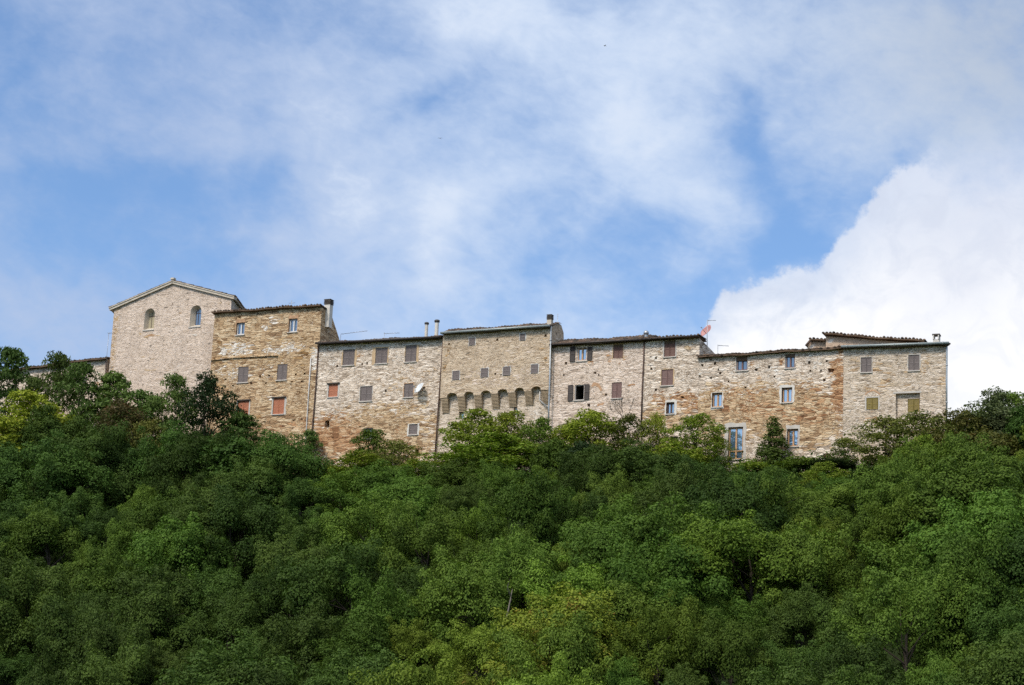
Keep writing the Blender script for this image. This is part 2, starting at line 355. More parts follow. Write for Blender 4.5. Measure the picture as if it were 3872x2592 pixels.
# ------------------------------------------------------------------ materials of the houses
PALE = [(.32, .26, .20), (.52, .44, .355), (.645, .56, .465), (.74, .665, .575)]
PINK = [(.34, .27, .215), (.53, .44, .36), (.625, .53, .45), (.70, .615, .54)]
OCHRE = [(.16, .09, .04), (.32, .20, .09), (.45, .30, .15), (.54, .40, .23)]
TAN = [(.22, .14, .08), (.40, .28, .165), (.50, .375, .235), (.58, .47, .325)]
BRICKY = [(.20, .10, .05), (.36, .20, .105), (.45, .285, .16), (.54, .39, .25)]
WHITE = [(.42, .38, .33), (.60, .56, .50), (.72, .68, .62), (.78, .75, .70)]
BEIGE = [(.31, .235, .16), (.45, .36, .26), (.53, .435, .325), (.60, .515, .41)]
GREYB = [(.31, .255, .195), (.485, .41, .315), (.575, .495, .405), (.66, .59, .505)]
M = dict(
    grey_shutter=plain('weathered grey brown shutter paint', (.155, .125, .115), .6, .3, .3, 5),
    dark_shutter=plain('dark brown shutter paint', (.045, .033, .028), .55, .3, .3, 5),
    brown_shutter=plain('brown shutter paint', (.15, .075, .055), .55, .3, .3, 5),
    mauve_shutter=plain('mauve brown shutter paint', (.17, .095, .08), .55, .3, .3, 5),
    orange_shutter=plain('terracotta shutter paint', (.42, .15, .075), .6, .3, .25, 5),
    olive_shutter=plain('olive yellow shutter paint', (.20, .145, .03), .6, .3, .3, 5),
    grey_frame=plain('grey painted wood', (.43, .405, .385), .7, .3, .3, 6),
    white_frame=plain('white painted wood', (.62, .61, .60), .6, .3, .2, 6),
    wood_frame=plain('orange pine wood', (.50, .29, .15), .5, .3, .25, 6),
    dark_frame=plain('dark window wood', (.10, .065, .055), .6, .3, .3, 6),
    plaster=plain('grey lime plaster', (.50, .455, .40), .9, .1, .35, 2.2),
    pale_plaster=plain('pale lime plaster', (.60, .56, .50), .9, .1, .3, 2.2),
    brickwork=plain('orange brick patch', (.46, .28, .165), .9, .1, .6, 2.6),
    tan_plaster=plain('tan mortar patch', (.52, .37, .22), .9, .1, .45, 2.2),
    slate=plain('dark stone lintel', (.085, .072, .062), .8, .2, .4, 4),
    sill=plain('pale stone sill', (.55, .50, .44), .85, .15, .3, 4),
    gutter=plain('zinc gutter', (.27, .30, .29), .45, .5, .2, 2, .3),
    gutter_dark=plain('brown gutter', (.045, .034, .028), .5, .4, .3, 2),
    pipe_white=plain('pale plastic pipe', (.55, .53, .50), .5, .4, .2, 2),
    pipe_dark=plain('rusty dark pipe', (.10, .06, .045), .6, .3, .4, 2),
    pipe_grey=plain('galvanised pipe', (.36, .38, .39), .4, .5, .2, 2, .4),
    soffit=plain('old eave boards', (.13, .085, .055), .85, .15, .4, 3),
    metal=plain('dull metal', (.33, .34, .36), .4, .5, .2, 4, .6),
    dark_metal_and_room_shade=plain('blackened metal and room shade', (.05, .045, .04), .6, .4, .3, 4),
    flue=plain('pale cement flue', (.58, .54, .48), .8, .2, .3, 3),
    dish_white=plain('white dish enamel', (.62, .64, .65), .4, .5, .15, 3),
    dish_red=plain('faded red dish enamel', (.42, .2, .18), .45, .4, .15, 3),
    cornice=plain('pale stone cornice', (.53, .46, .37), .85, .15, .35, 2.5),
    curtain=plain('beige blind', (.42, .36, .24), .8, .2, .2, 3),
    render=plain('pinkish old render', (.50, .38, .28), .9, .1, .35, 1.2),
)
def glassmat(name, dark, refl):
    m, nt = newmat(name); tc = nt.node('ShaderNodeTexCoord').outputs['Object']
    n = nt.noise(tc, 2.5, 2); bp = nt.node('ShaderNodeBump'); bp.inputs['Strength'].default_value = .05; bp.inputs['Distance'].default_value = .01; nt.l.new(n, bp.inputs['Height'])
    d = nt.node('ShaderNodeBsdfDiffuse'); nt.l.new(nt.mix(n, dark, tuple(c * 1.6 for c in dark)), d.inputs[0])
    g = nt.node('ShaderNodeBsdfGlossy'); g.inputs['Color'].default_value = (.92, .93, .88, 1); g.inputs['Roughness'].default_value = .06; nt.l.new(bp.outputs[0], g.inputs['Normal'])
    mx = nt.node('ShaderNodeMixShader'); mx.inputs[0].default_value = refl; nt.l.new(d.outputs[0], mx.inputs[1]); nt.l.new(g.outputs[0], mx.inputs[2]); finish(nt, mx.outputs[0]); return m
M['glass'] = glassmat('window glass', (.06, .11, .18), .5)
M['glass_dim'] = glassmat('dim window glass', (.035, .05, .085), .26)
def tilemat():
    m, nt = newmat('old roof tiles'); g = nt.node('ShaderNodeNewGeometry'); tc = nt.node('ShaderNodeTexCoord').outputs['Object']
    c = nt.ramp(g.outputs['Random Per Island'], [(0, (.045, .036, .03)), (.4, (.10, .07, .052)), (.75, (.17, .11, .078)), (1, (.27, .19, .135))])
    c = nt.mix(nt.sstep(nt.noise(tc, 2.5, 5, .7), .45, .65), c, (.07, .066, .052)); n = nt.noise(tc, 30, 3)
    bp = nt.node('ShaderNodeBump'); bp.inputs['Strength'].default_value = .3; bp.inputs['Distance'].default_value = .01; nt.l.new(n, bp.inputs['Height'])
    finish(nt, principled(nt, c, .9, .15, bp.outputs[0])); return m
M['tile'] = tilemat()

# ------------------------------------------------------------------ house builder
class House:
    def __init__(s, name, label, cat, fr, left, zb, y0=0.0, group=None):
        s.fr = fr; s.y0 = y0; s.u0 = fr.un(left, y0)[0]; s.zb = zb
        s.root = empty(name, fr.world(s.u0, y0, zb), -fr.psi, label, cat, group); s.holes = []; s.deep = []; s.fills = MB()
    def L(s, p, y=0.0):
        u, z = s.fr.un(p, s.y0 + y); return u - s.u0, z - s.zb
    def box(s, zf, b, y=0.0):
        x0, y0, x1, y1 = b; cx, cy = (x0 + x1) / 2, (y0 + y1) / 2
        c = s.L(zf(cx, cy), y); w = s.L(zf(x1, cy), y)[0] - s.L(zf(x0, cy), y)[0]; h = s.L(zf(cx, y0), y)[1] - s.L(zf(cx, y1), y)[1]
        return c[0] - w / 2, c[0] + w / 2, c[1] - h / 2, c[1] + h / 2
    def hole(s, poly, depth): s.holes.append(poly); s.deep.append(depth)
    def pit(s, zf, b, depth=.5, jag=.025):
        """a hole left in the masonry, closed at its back"""
        x0, x1, z0, z1_ = s.box(zf, b); r = lambda: random.uniform(-jag, jag)
        p = [(x0 + r(), z0 + r()), (x1 + r(), z0 + r()), (x1 + r(), z1_ + r()), (x0 + r(), z1_ + r())]
        s.hole(p, depth); s.fills.add([(q[0], depth, q[1]) for q in p], [(0, 1, 2, 3)])
    def pits(s, zf, pts, w=17, h=16):
        for q in pts:
            a = random.uniform(.75, 1.25); b = random.uniform(.75, 1.25); s.pit(zf, (q[0] - w * a / 2, q[1] - h * b / 2, q[0] + w * a / 2, q[1] + h * b / 2))
    def wall(s, outline, mat, depth=7.0, prof=None, name='wall', y=0.0, taper=0.0, label=None):
        """front (with its openings), both sides and back; prof = top of the side walls as (y, dz)"""
        mb = MB(); sheet(mb, outline, s.holes, y, s.deep or None)
        mb.v += []; k = len(mb.v); mb.v += s.fills.v; mb.f += [tuple(i + k for i in f) for f in s.fills.f]; mb.sm += s.fills.sm
        xs = [p[0] for p in outline]; bot = min(p[1] for p in outline); x1 = max(xs); x0 = min(xs)
        zt1 = max(p[1] for p in outline if p[0] > x1 - .02); zt0 = max(p[1] for p in outline if p[0] < x0 + .02)
        prof = prof or [(y, 0), (depth, 0)]
        for x, zt in ((x1, zt1), (x0, zt0)):
            tp = taper if x == x1 or name == 'wall' and taper == CH else 0.0
            top = [(x - tp * yy, yy, zt + dz) for yy, dz in prof]; n = len(top)
            mb.add(top + [(x - tp * yy, yy, bot) for yy, _ in prof], [(i, i + 1, i + 1 + n, i + n) for i in range(n - 1)])
        yy, dz = prof[-1]; mb.add([(x0, yy, bot), (x1 - taper * yy, yy, bot), (x1 - taper * yy, yy, zt1 + dz), (x0 - (taper if taper == CH else 0) * yy, yy, zt0 + dz)], [(0, 1, 2, 3)])
        o = mb.build(name, mat, s.root); s.holes = []; s.deep = []; s.fills = MB()
        if label: o['label'] = label
        return o
    def roof(s, a, b, prof, ends=(.12, .12), wob=.028, step=.29, mat=None, taper=0.0):
        """old pantile roof; a, b = eave line (x, z); prof = (y, dz) from the eave back"""
        mb = MB(); ax, az_ = a; bx, bz = b; sl = (bz - az_) / (bx - ax); x0 = ax - ends[0]; x1 = bx + ends[1]
        ys = [p[0] for p in prof]; tot = ys[-1] - ys[0]; nseg = max(2, int(tot / .42))
        Y = [ys[0] + tot * i / nseg for i in range(nseg + 1)]; DZ = lambda y: float(np.interp(y, ys, [p[1] for p in prof]))
        nz = lambda x: az_ + sl * (x - ax) + .035 * math.sin(x * 1.1 + ax) + .025 * math.sin(x * 2.7)
        n = int((x1 - x0) / step)
        for i in range(n + 1):
            x = x0 + (x1 - x0) * i / n; off = random.uniform(-.07, .07); r = .125
            for j in range(nseg):
                ya = Y[j] + (off if j == 0 else -.05); yb = Y[j + 1]; jx = random.uniform(-.015, .015); jz = random.uniform(-wob, wob)
                vs = []
                for yy, rr, up in ((ya, r, .045), (yb, r * .85, .02)):
                    for k in range(6):
                        t = math.pi * k / 5; vs.append((x + jx + rr * math.cos(t), yy, nz(x) + DZ(yy) + up + jz + rr * .85 * math.sin(t)))
                fs = [(k, k + 1, k + 7, k + 6) for k in range(5)] + [(0, 5, 4, 3, 2, 1)]
                mb.add(vs, fs)
        tpr = lambda m_b: [(x - taper * max(0, y) * (x - x0) / (x1 - x0), y, z) for x, y, z in m_b.v]
        mb.v = tpr(mb); tl = mb.build('roof', mat or M['tile'], s.root)
        bd = MB(); m_ = max(2, int((x1 - x0) / .9)); X = [x0 + (x1 - x0) * i / m_ for i in range(m_ + 1)]
        top = [(x, y, nz(x) + DZ(y) + .03) for y in Y for x in X]; low = [(x, y, nz(x) + DZ(y) - .075) for y in Y for x in X]
        w = m_ + 1; q = []
        for j in range(nseg):
            for i in range(m_): q.append((j * w + i, j * w + i + 1, (j + 1) * w + i + 1, (j + 1) * w + i))
        bd.add(top, q); bd.add(low, [f[::-1] for f in q])
        bd.add(top[:w] + low[:w], [(i, i + w, i + w + 1, i + 1) for i in range(m_)])
        for i in (0, m_): bd.add([top[j * w + i] for j in range(nseg + 1)] + [low[j * w + i] for j in range(nseg + 1)], [(j, j + 1, j + nseg + 2, j + nseg + 1) for j in range(nseg)])
        if ys[0] < 0 < ys[-1]:   # wall plate closing the gap between masonry and boards
            Xp = [ax + (bx - ax) * i / m_ for i in range(m_ + 1)]; bd.add([(x, .03, nz(x) + DZ(.03) - .03) for x in Xp] + [(x, .03, nz(x) - .45) for x in Xp], [(i, i + 1, i + w + 1, i + w) for i in range(m_)])
        bd.v = tpr(bd); bd.build('eave_boards', M['soffit'], tl)
        return tl
    def gutter(s, a, b, y=-.42, r=.075, mat='gutter', dz=0.0):
        mb = MB(); n = 9; A = Vector((a[0], y, a[1] + dz)); B = Vector((b[0], y, b[1] + dz)); mb.tube([A, B], r, 10)
        for i in range(n): q = A.lerp(B, (i + .5) / n); d = (B - A).normalized() * .035; mb.tube([q - d, q + d], r * 1.22, 10)
        return mb.build('gutter', M[mat], s.root)
    def pipe(s, pts, y=-.07, r=.055, mat='pipe_dark'):
        q = [(*s.L(p, y),) for p in pts]; q = [Vector((a, y, b)) for a, b in q]; mb = MB(); mb.tube(q, r, 8)
        for i in range(len(q) - 1):
            L_ = (q[i + 1] - q[i]).length; k = int(L_ / 1.9)
            for j in range(k): c = q[i].lerp(q[i + 1], (j + .5) / k); d = (q[i + 1] - q[i]).normalized() * .04; mb.tube([c - d, c + d], r * 1.35, 8); mb.box(c.x - .03, c.x + .03, y, .004, c.z - .02, c.z + .02)
        return mb.build('drainpipe', M[mat], s.root)
    def chimney(s, zf, x, ytop, ybot, wpx, y, style, mat, capmat='slate', lab=None):
        cx, zt = s.L(zf(x, ytop), y); _, z0 = s.L(zf(x, ybot), y); w = s.box(zf, (x - wpx / 2, ytop, x + wpx / 2, ybot), y); w = (w[1] - w[0]) / 2
        mb = MB(); cp = MB(); H = zt - z0; yc = y
        if style == 'flue':
            mb.lathe([(w * .78, -1.2), (w * .78, H - w * .9)], (cx, yc, z0), 12); cp.lathe([(w * .8, -w * 1.2), (w * 1.1, -w * 1.0), (w * 1.12, -w * .25), (w * .7, 0), (0, w * .12)], (cx, yc, zt - w * .1), 12)
        elif style == 'dome':
            mb.lathe([(w * .6, -1.0), (w * .6, H * .35)], (cx, yc, z0), 12); cp.lathe([(w * .6, 0), (w * 1.0, .08), (w * 1.05, H * .3), (w * .75, H * .52), (w * .3, H * .62), (0, H * .64)], (cx, yc, z0 + H * .36), 16)
        else:
            hs = H * (.52 if style == 'stack' else .35)
            mb.box(cx - w * .86, cx + w * .86, yc - w * .86, yc + w * .86, z0 - 1.5, z0 + hs)
            if style == 'stack':
                n = 4; d = (H - hs) / n
                for i in range(n):
                    cp.box(cx - w, cx + w, yc - w, yc + w, z0 + hs + i * d + d * .45, z0 + hs + (i + 1) * d); cp.box(cx - w * .8, cx + w * .8, yc - w * .8, yc + w * .8, z0 + hs + i * d, z0 + hs + i * d + d * .45)
            else:
                for sx in (-1, 1):
                    for sy in (-1, 1): mb.box(cx + sx * w * .86 - (.09 if sx > 0 else 0), cx + sx * w * .86 + (.09 if sx < 0 else 0), yc + sy * w * .8 - .08, yc + sy * w * .8 + .08, z0 + hs, z0 + H * .84)
                cp.box(cx - w * 1.05, cx + w * 1.05, yc - w * 1.05, yc + w * 1.05, z0 + H * .84, z0 + H)
        o = mb.build('chimney', M[mat] if isinstance(mat, str) else mat, s.root); cp.build('chimney_cap', M[capmat], o)
        if lab: o['label'] = lab
        return o
    def leaf(s, parent, x0, x1, z0, z1, y, mat, rails=(0, .48, 1)):
        mb = MB(); t = .04; w = .055; H = z1 - z0
        mb.box(x0, x0 + w, y, y + t, z0, z1); mb.box(x1 - w, x1, y, y + t, z0, z1)
        rz = [z0 + (H - w) * r for r in rails]
        for r in rz: mb.box(x0 + w, x1 - w, y, y + t, r, r + w)
        for a, b in zip(rz[:-1], rz[1:]):
            n = max(3, int((b - a - w) / .075)); d = (b - a - w) / n
            for i in range(n):
                za = a + w + i * d; mb.add([(x0 + w, y + .002, za), (x1 - w, y + .002, za), (x1 - w, y + t - .006, za + d * 1.25), (x0 + w, y + t - .006, za + d * 1.25)], [(0, 1, 2, 3)])
        mb.box(x0 + w * .5, x1 - w * .5, y + t + .002, y + t + .01, z0 + w * .5, z1 - w * .5)
        return mb.build('shutter', mat, parent)
    def window(s, zf, b, kind, shut=None, frame='grey_frame', sill='sill', lintel=None, surround=None, marg=(.18, .18, .12, .22), depth=.16, glass='glass', label=None, shutpx=None, y=0.0, trans=None):
        x0, x1, z0, z1 = s.box(zf, b, y); W = x1 - x0; H = z1 - z0; cx = (x0 + x1) / 2
        s.hole(rect(x0, x1, z0, z1), depth + .06)
        fw = .055; mb = MB(); ya, yb = y + depth - .07, y + depth + .02
        mb.box(x0, x0 + fw, ya, yb, z0, z1); mb.box(x1 - fw, x1, ya, yb, z0, z1); mb.box(x0 + fw, x1 - fw, ya, yb, z0, z0 + fw); mb.box(x0 + fw, x1 - fw, ya, yb, z1 - fw, z1)
        w = mb.build('window', M[frame], s.root)
        if label: w['label'] = label
        if kind in ('shut2', 'shut1'):
            n = 2 if kind == 'shut2' else 1; g = .012; xa, xb = x0 + .035, x1 - .035
            for i in range(n):
                a = xa + (xb - xa) * i / n + g * (i > 0); c_ = xa + (xb - xa) * (i + 1) / n - g * (i < n - 1)
                s.leaf(w, a, c_, z0 + .03, z1 - .03, y + depth - .125, M[shut])
            bk = MB(); bk.box(x0 + .01, x1 - .01, y + depth + .025, y + depth + .05, z0 + .01, z1 - .01); bk.build('pane', M['glass_dim'], w)
        else:
            if kind != 'dark':
                n = 2 if W > .55 else 1; sm = MB(); gm = MB(); sw = .06; xa, xb = x0 + fw, x1 - fw; zs = [z0 + fw, z1 - fw]
                tr = [] if trans is None else [zs[0] + (zs[1] - zs[0]) * trans]
                for i in range(n):
                    a = xa + (xb - xa) * i / n; c_ = xa + (xb - xa) * (i + 1) / n; q0, q1 = ya + .02, yb + .012
                    sb = MB(); sb.box(a, a + sw, q0, q1, *zs); sb.box(c_ - sw, c_, q0, q1, *zs); sb.box(a + sw, c_ - sw, q0, q1, zs[0], zs[0] + sw); sb.box(a + sw, c_ - sw, q0, q1, zs[1] - sw, zs[1])
                    for t in tr: sb.box(a + sw, c_ - sw, q0, q1, t - .03, t + .03)
                    so_ = sb.build('sash', M[shut or frame], w)
                gm.box(x0 + .01, x1 - .01, y + depth + .035, y + depth + .045, z0 + .01, z1 - .01); gm.build('pane', M[glass], w)
            else:
                s.deep[-1] = .32; rm = MB(); g_ = .004; ro = [(x0 - g_, z0 - g_), (x1 + g_, z0 - g_), (x1 + g_, z1 + g_), (x0 - g_, z1 + g_)]; rm.add([(a, yy_, b_) for yy_ in (y + .322, y + 3) for a, b_ in ro], [(0, 1, 5, 4), (1, 2, 6, 5), (2, 3, 7, 6), (3, 0, 4, 7), (4, 5, 6, 7)]); rm.build('room_shade_box', M['dark_metal_and_room_shade'], w)  # room box painted near black, so its colour supplies the indoor darkness
            if shutpx:
                for bx in shutpx:
                    a, c_, e0, e1 = s.box(zf, bx, y); s.leaf(w, a, c_, e0, e1, y - .075, M[shut])
        if sill: q = MB(); q.box(x0 - .07, x1 + .07, y - .09, y + depth - .075, z0 - .075, z0 - .003); q.build('sill', M[sill], w)
        if lintel: q = MB(); q.box(x0 - .16, x1 + .16, y - .13, y + .03, z1 + .01, z1 + .1); q.build('lintel', M[lintel], w)
        if surround:
            l, r, bo, to = marg; j = lambda: random.uniform(-.055, .055); out = []
            def side(pa, pb, n):
                for i in range(n): t = i / n; out.append((pa[0] + (pb[0] - pa[0]) * t + j(), pa[1] + (pb[1] - pa[1]) * t + j()))
            c4 = [(x0 - l, z0 - bo), (x1 + r, z0 - bo), (x1 + r, z1 + to), (x0 - l, z1 + to)]
            side(c4[0], c4[1], 6); side(c4[1], c4[2], 7); side(c4[2], c4[3], 6); side(c4[3], c4[0], 7)
            e_ = .006; mbs = MB(); inner = rect(x0 - e_, x1 + e_, z0 - .08, z1 + e_); yy = y - .014
            sheet(mbs, out, [inner], yy); n = len(out); mbs.add([(p[0], yy, p[1]) for p in out] + [(p[0], y + .01, p[1]) for p in out], [(k, (k + 1) % n, (k + 1) % n + n, k + n) for k in range(n)])
            mbs.build('surround', M[surround] if isinstance(surround, str) else surround, w)
        return w
    def patch(s, zf, pts, mat, name='masonry_patch', y=-.012):
        """a repaired patch of masonry, a few millimetres proud"""
        q = [s.L(zf(*p), 0) for p in pts]; out = []
        for i in range(len(q)):
            a, b = q[i], q[(i + 1) % len(q)]
            for t in (0, .33, .66): out.append((a[0] + (b[0] - a[0]) * t + random.uniform(-.05, .05), a[1] + (b[1] - a[1]) * t + random.uniform(-.04, .04)))
        mb = MB(); sheet(mb, out, [], y); n = len(out); mb.add([(p[0], y, p[1]) for p in out] + [(p[0], .01, p[1]) for p in out], [(k, (k + 1) % n, (k + 1) % n + n, k + n) for k in range(n)])
        return mb.build(name, mat if not isinstance(mat, str) else M[mat], s.root)

# ------------------------------------------------------------------ the houses
BASE = 30.0
def low(h, x0, x1): return [(x0, 0.0), (x1, 0.0)]
def B_(h, zf, x, y, rx, ry, w):
    """a blotch of other stones: zoom px centre and radii"""
    a, b, c, d = h.box(zf, (x - rx, y - ry, x + rx, y + ry)); return ((a + b) / 2, (c + d) / 2, (b - a) / 2, (d - c) / 2, w)

# --- church with the gabled end (its long walls run back askew)
CH = .37
h = House('church', 'tall pale stone church with a gabled end and two small arched windows', 'church', MAIN, z1(130, 420), BASE, 1.4)
A, Bp, Cp = h.L(z1(132, 372)), h.L(z1(698, 135)), h.L(z1(1255, 268))
m_ch = stone('pale church masonry', PINK, [(WHITE, [B_(h, z1, 800, 700, 300, 400, .25), B_(h, z1, 300, 450, 150, 200, .2)], .85), (TAN, [B_(h, z1, 120, 700, 50, 700, .9), B_(h, z1, 460, 620, 140, 60, .6), B_(h, z1, 690, 200, 250, 90, .25), B_(h, z1, 1200, 300, 90, 90, .4), B_(h, z1, 500, 900, 200, 160, .2)], .72), (BRICKY, [B_(h, z1, 470, 620, 120, 40, .6), B_(h, z1, 590, 1030, 60, 50, .6)], 1.05)], 1.15, .42, 1.0, .05, .12, 3.0, .7)
for b in ((420, 372, 516, 575), (858, 342, 962, 545)):
    x0, x1, q0, q1 = h.box(z1, b); inner = (450, 420, 502, 562) if b[0] < 500 else (900, 380, 946, 532)
    i0, i1, j0, j1 = h.box(z1, inner, .3); cxi = (i0 + i1) / 2; hw = .3
    outp = archpoly(x0, x1, q0, q1); inp = archpoly(cxi - hw, cxi + hw, q0 + .28, q1 - .24); h.hole(outp, .0)
    w = MB(); n = len(outp); D = .55
    w.add([(p[0], .004, p[1]) for p in outp] + [(p[0], D, p[1]) for p in inp], [(k, (k + 1) % n, (k + 1) % n + n, k + n) for k in range(n)])
    win = w.build('window', M['cornice'], h.root); win['label'] = 'splayed arched niche with a narrow light'
    p_ = MB(); sheet(p_, inp, [], D - .005); p_.build('pane', M['curtain'] if b[0] < 500 else M['glass_dim'], win)
    f = MB(); f.box(cxi - .02, cxi + .02, D - .04, D - .01, q0 + .28, q1 - .3); f.box(cxi - hw + .01, cxi + hw - .01, D - .045, D - .012, q1 - .66, q1 - .62); f.build('glazing_bar', M['dark_frame'], win)
    s_ = MB(); s_.box(x0 - .08, x1 + .05, -.07, .02, q0 - .09, q0 - .004); s_.build('sill', M['sill'], win)
h.pits(z1, [(708, 1152), (690, 330)], 14, 14)
h.wall([(A[0], 0), (Cp[0], 0), Cp, Bp, A], m_ch, 15, [(0, 0), (15, 0)], taper=CH)
def church_roof(h):
    mb = MB(); bd = MB(); cn = MB(); E1, AP, E2 = h.L(z1(92, 372)), h.L(z1(698, 112)), h.L(z1(1292, 262))
    for (a, b) in ((E1, AP), (E2, AP)):
        d = Vector((b[0] - a[0], 0, b[1] - a[1])); L_ = d.length; d.normalize(); up = Vector((-d.z, 0, d.x)); up = up if up.z > 0 else -up
        nseg = int(L_ / .45); ny = 66
        for j in range(ny):
            y = -.16 + j * .23
            for i in range(nseg):
                pa = Vector((a[0], y, a[1])) + d * (i * L_ / nseg - .05); pb = Vector((a[0], y, a[1])) + d * ((i + 1) * L_ / nseg)
                jz = random.uniform(-.02, .02); vs = []
                for q, rr, o_ in ((pa, .1, .05), (pb, .085, .025)):
                    for k in range(5): t = math.pi * k / 4; vs.append(q + Vector((0, rr * math.cos(t), 0)) + up * (o_ + jz + rr * .8 * math.sin(t)))
                mb.add(vs, [(k, k + 1, k + 6, k + 5) for k in range(4)])
        def slab(m, off0, off1, y0, y1, pa, pb):
            vs = [Vector((q[0], y, q[1])) + up * o_ for o_ in (off0, off1) for y in (y0, y1) for q in (pa, pb)]
            m.add(vs, [(0, 2, 3, 1), (4, 5, 7, 6), (0, 1, 5, 4), (2, 6, 7, 3), (0, 4, 6, 2), (1, 3, 7, 5)])
        slab(bd, -.06, .02, -.26, 15, a, b); slab(cn, -.26, -.065, -.2, .35, a, b)
    for j in range(60):
        y = -.25 + j * .25; mb.tube([(AP[0], y, AP[1] + .07), (AP[0], y + .27, AP[1] + .09)], .11, 7)
    for m_ in (mb, bd): m_.v = [(x - CH * max(0, y), y, z) for x, y, z in m_.v]
    r = mb.build('roof', M['tile'], h.root); bd.build('eave_boards', M['cornice'], r); cn.build('cornice', M['cornice'], h.root)
    fb = MB(); fb.box(AP[0] - .16, AP[0] + .2, -.3, .1, AP[1] + .1, AP[1] + .27); fb.build('ridge_stone', M['cornice'], r)
church_roof(h)

# --- tall ochre house
h = House('stone_house', 'tall ochre rubble house with orange shutters next to the church', 'house', MAIN, z1(1090, 415), BASE, 0)
TL, TR = h.L(z1(1094, 424)), h.L(z1(2118, 352))
m_b = stone('ochre rubble', TAN, [(OCHRE, [B_(h, z1, 1500, 850, 700, 60, .5), B_(h, z1, 1150, 1000, 120, 500, .4), B_(h, z1, 1950, 800, 140, 300, .5)], .62),
    (BRICKY, [B_(h, z1, 1400, 450, 200, 50, .5), B_(h, z1, 1350, 650, 160, 40, .5), B_(h, z1, 1850, 1480, 500, 120, .7), B_(h, z1, 1600, 1550, 500, 160, .5)], .95),
    (WHITE, [B_(h, z1, 1300, 760, 240, 90, 1.1), B_(h, z1, 1750, 750, 260, 70, 1.2), B_(h, z1, 2040, 870, 46, 150, 1.6), B_(h, z1, 1250, 960, 300, 90, .5), B_(h, z1, 1650, 1180, 400, 90, .35), B_(h, z1, 1660, 480, 90, 50, .9), B_(h, z1, 1590, 545, 60, 50, .8), B_(h, z1, 1500, 1000, 500, 120, .4)], .78)], 1.0, .55, 2.0, .07, .2, 2.6, 1.3)
h.window(z1, (1297, 508, 1378, 624), 'casement', 'white_frame', 'dark_frame', glass='glass_dim', depth=.2, surround='brickwork', marg=(.04, .03, .05, .3))
h.window(z1, (1799, 470, 1882, 597), 'casement', 'white_frame', 'dark_frame', glass='glass_dim', depth=.2, surround='brickwork', marg=(.05, .04, .05, .3))
h.window(z1, (1314, 930, 1412, 1080), 'shut2', 'grey_shutter', 'grey_frame')
h.window(z1, (1688, 905, 1784, 1056), 'shut2', 'grey_shutter', 'grey_frame')
h.window(z1, (1650, 1228, 1756, 1383), 'shut2', 'orange_shutter', 'grey_frame', lintel='slate', surround='plaster', marg=(.16, .2, .1, .05), label='window with orange shutters under a dark lintel')
h.window(z1, (1312, 1256, 1416, 1405), 'shut2', 'orange_shutter', 'grey_frame', lintel='slate', surround='plaster', marg=(.14, .15, .1, .05), label='window with orange shutters behind the treetop')
h.pits(z1, [(1330, 455), (1505, 425), (1110, 1050), (1195, 1050), (1265, 1110), (1440, 1087), (1525, 1020), (1580, 1086), (1612, 1015), (1830, 1073), (1868, 1003), (1950, 998), (1925, 1068), (1850, 1440), (1925, 1428), (1565, 1455)], 22, 17)
PB = [(0, 0), (1.82, -.36), (3.51, -2.15)]
h.wall([(0, 0), (TR[0], 0), TR, TL], m_b, 3.51, PB)
h.roof((TL[0], TL[1] + .03), (TR[0], TR[1] + .03), [(-.36, .03), (1.5, -.24)], (.1, .0))
mb = MB(); pts = [(1052, 873), (1160, 862), (1262, 850), (1362, 845), (1470, 838), (1600, 832), (1704, 829)]; q = [h.L(z1(*p)) for p in pts]
for a, b in zip(q[:-1], q[1:]): mb.add([(a[0], -.13, a[1]), (b[0] - .04, -.12, b[1]), (b[0] - .04, .01, b[1] + .03), (a[0], .01, a[1] + .03), (a[0], -.13, a[1] + .09), (b[0] - .04, -.12, b[1] + .09), (b[0] - .04, .01, b[1] + .11), (a[0], .01, a[1] + .11)], [(0, 3, 2, 1), (4, 5, 6, 7), (0, 1, 5, 4), (1, 2, 6, 5), (2, 3, 7, 6), (3, 0, 4, 7)])
mb.build('string_course', m_b, h.root)
h.chimney(z1, 2186, 290, 400, 62, 1.0, 'stack', 'flue', 'slate')
h.pipe([z1(2012, 850), z1(1990, 1180), z1(1970, 1500), z5(2250, 900)], -.07, .05, 'pipe_white')
hB = h

# --- pale house with the satellite dish
h = House('stone_house', 'wide pale stone house with grey shutters, two white flue pipes and a white dish', 'house', MAIN, z2(122, 430), BASE, 0)
TL, TR = h.L(z2(122, 428)), h.L(z2(1205, 372)); TL = (.006, TL[1])
m_c = stone('white and ochre rubble', PALE, [(TAN, [B_(h, z2, 600, 1250, 800, 380, 1.9), B_(h, z2, 900, 800, 300, 250, .5)], .62), (BRICKY, [B_(h, z2, 230, 1150, 280, 200, 1.6), B_(h, z2, 300, 1330, 420, 200, 1.3), B_(h, z2, 700, 1250, 500, 200, .6), B_(h, z2, 1030, 1400, 260, 120, .5), B_(h, z2, 480, 520, 60, 110, .7), B_(h, z2, 1020, 520, 60, 70, .5), B_(h, z2, 220, 590, 90, 50, .5)], .92),
    (WHITE, [B_(h, z2, 250, 520, 220, 160, .6), B_(h, z2, 800, 520, 120, 120, .8), B_(h, z2, 350, 880, 300, 200, .45), B_(h, z2, 800, 900, 300, 170, .5)], .95)], 1.02, .52, 3.0, .06, .16, 2.7, 1.3)
for b, mg in (((338, 468, 440, 604), (.1, .22, .12, .12)), ((622, 453, 727, 588), (.3, .1, .1, .12)), ((882, 430, 980, 574), (.05, .22, .06, .08))):
    h.window(z2, b, 'shut2', 'grey_shutter', 'grey_frame', surround='tan_plaster', marg=mg)
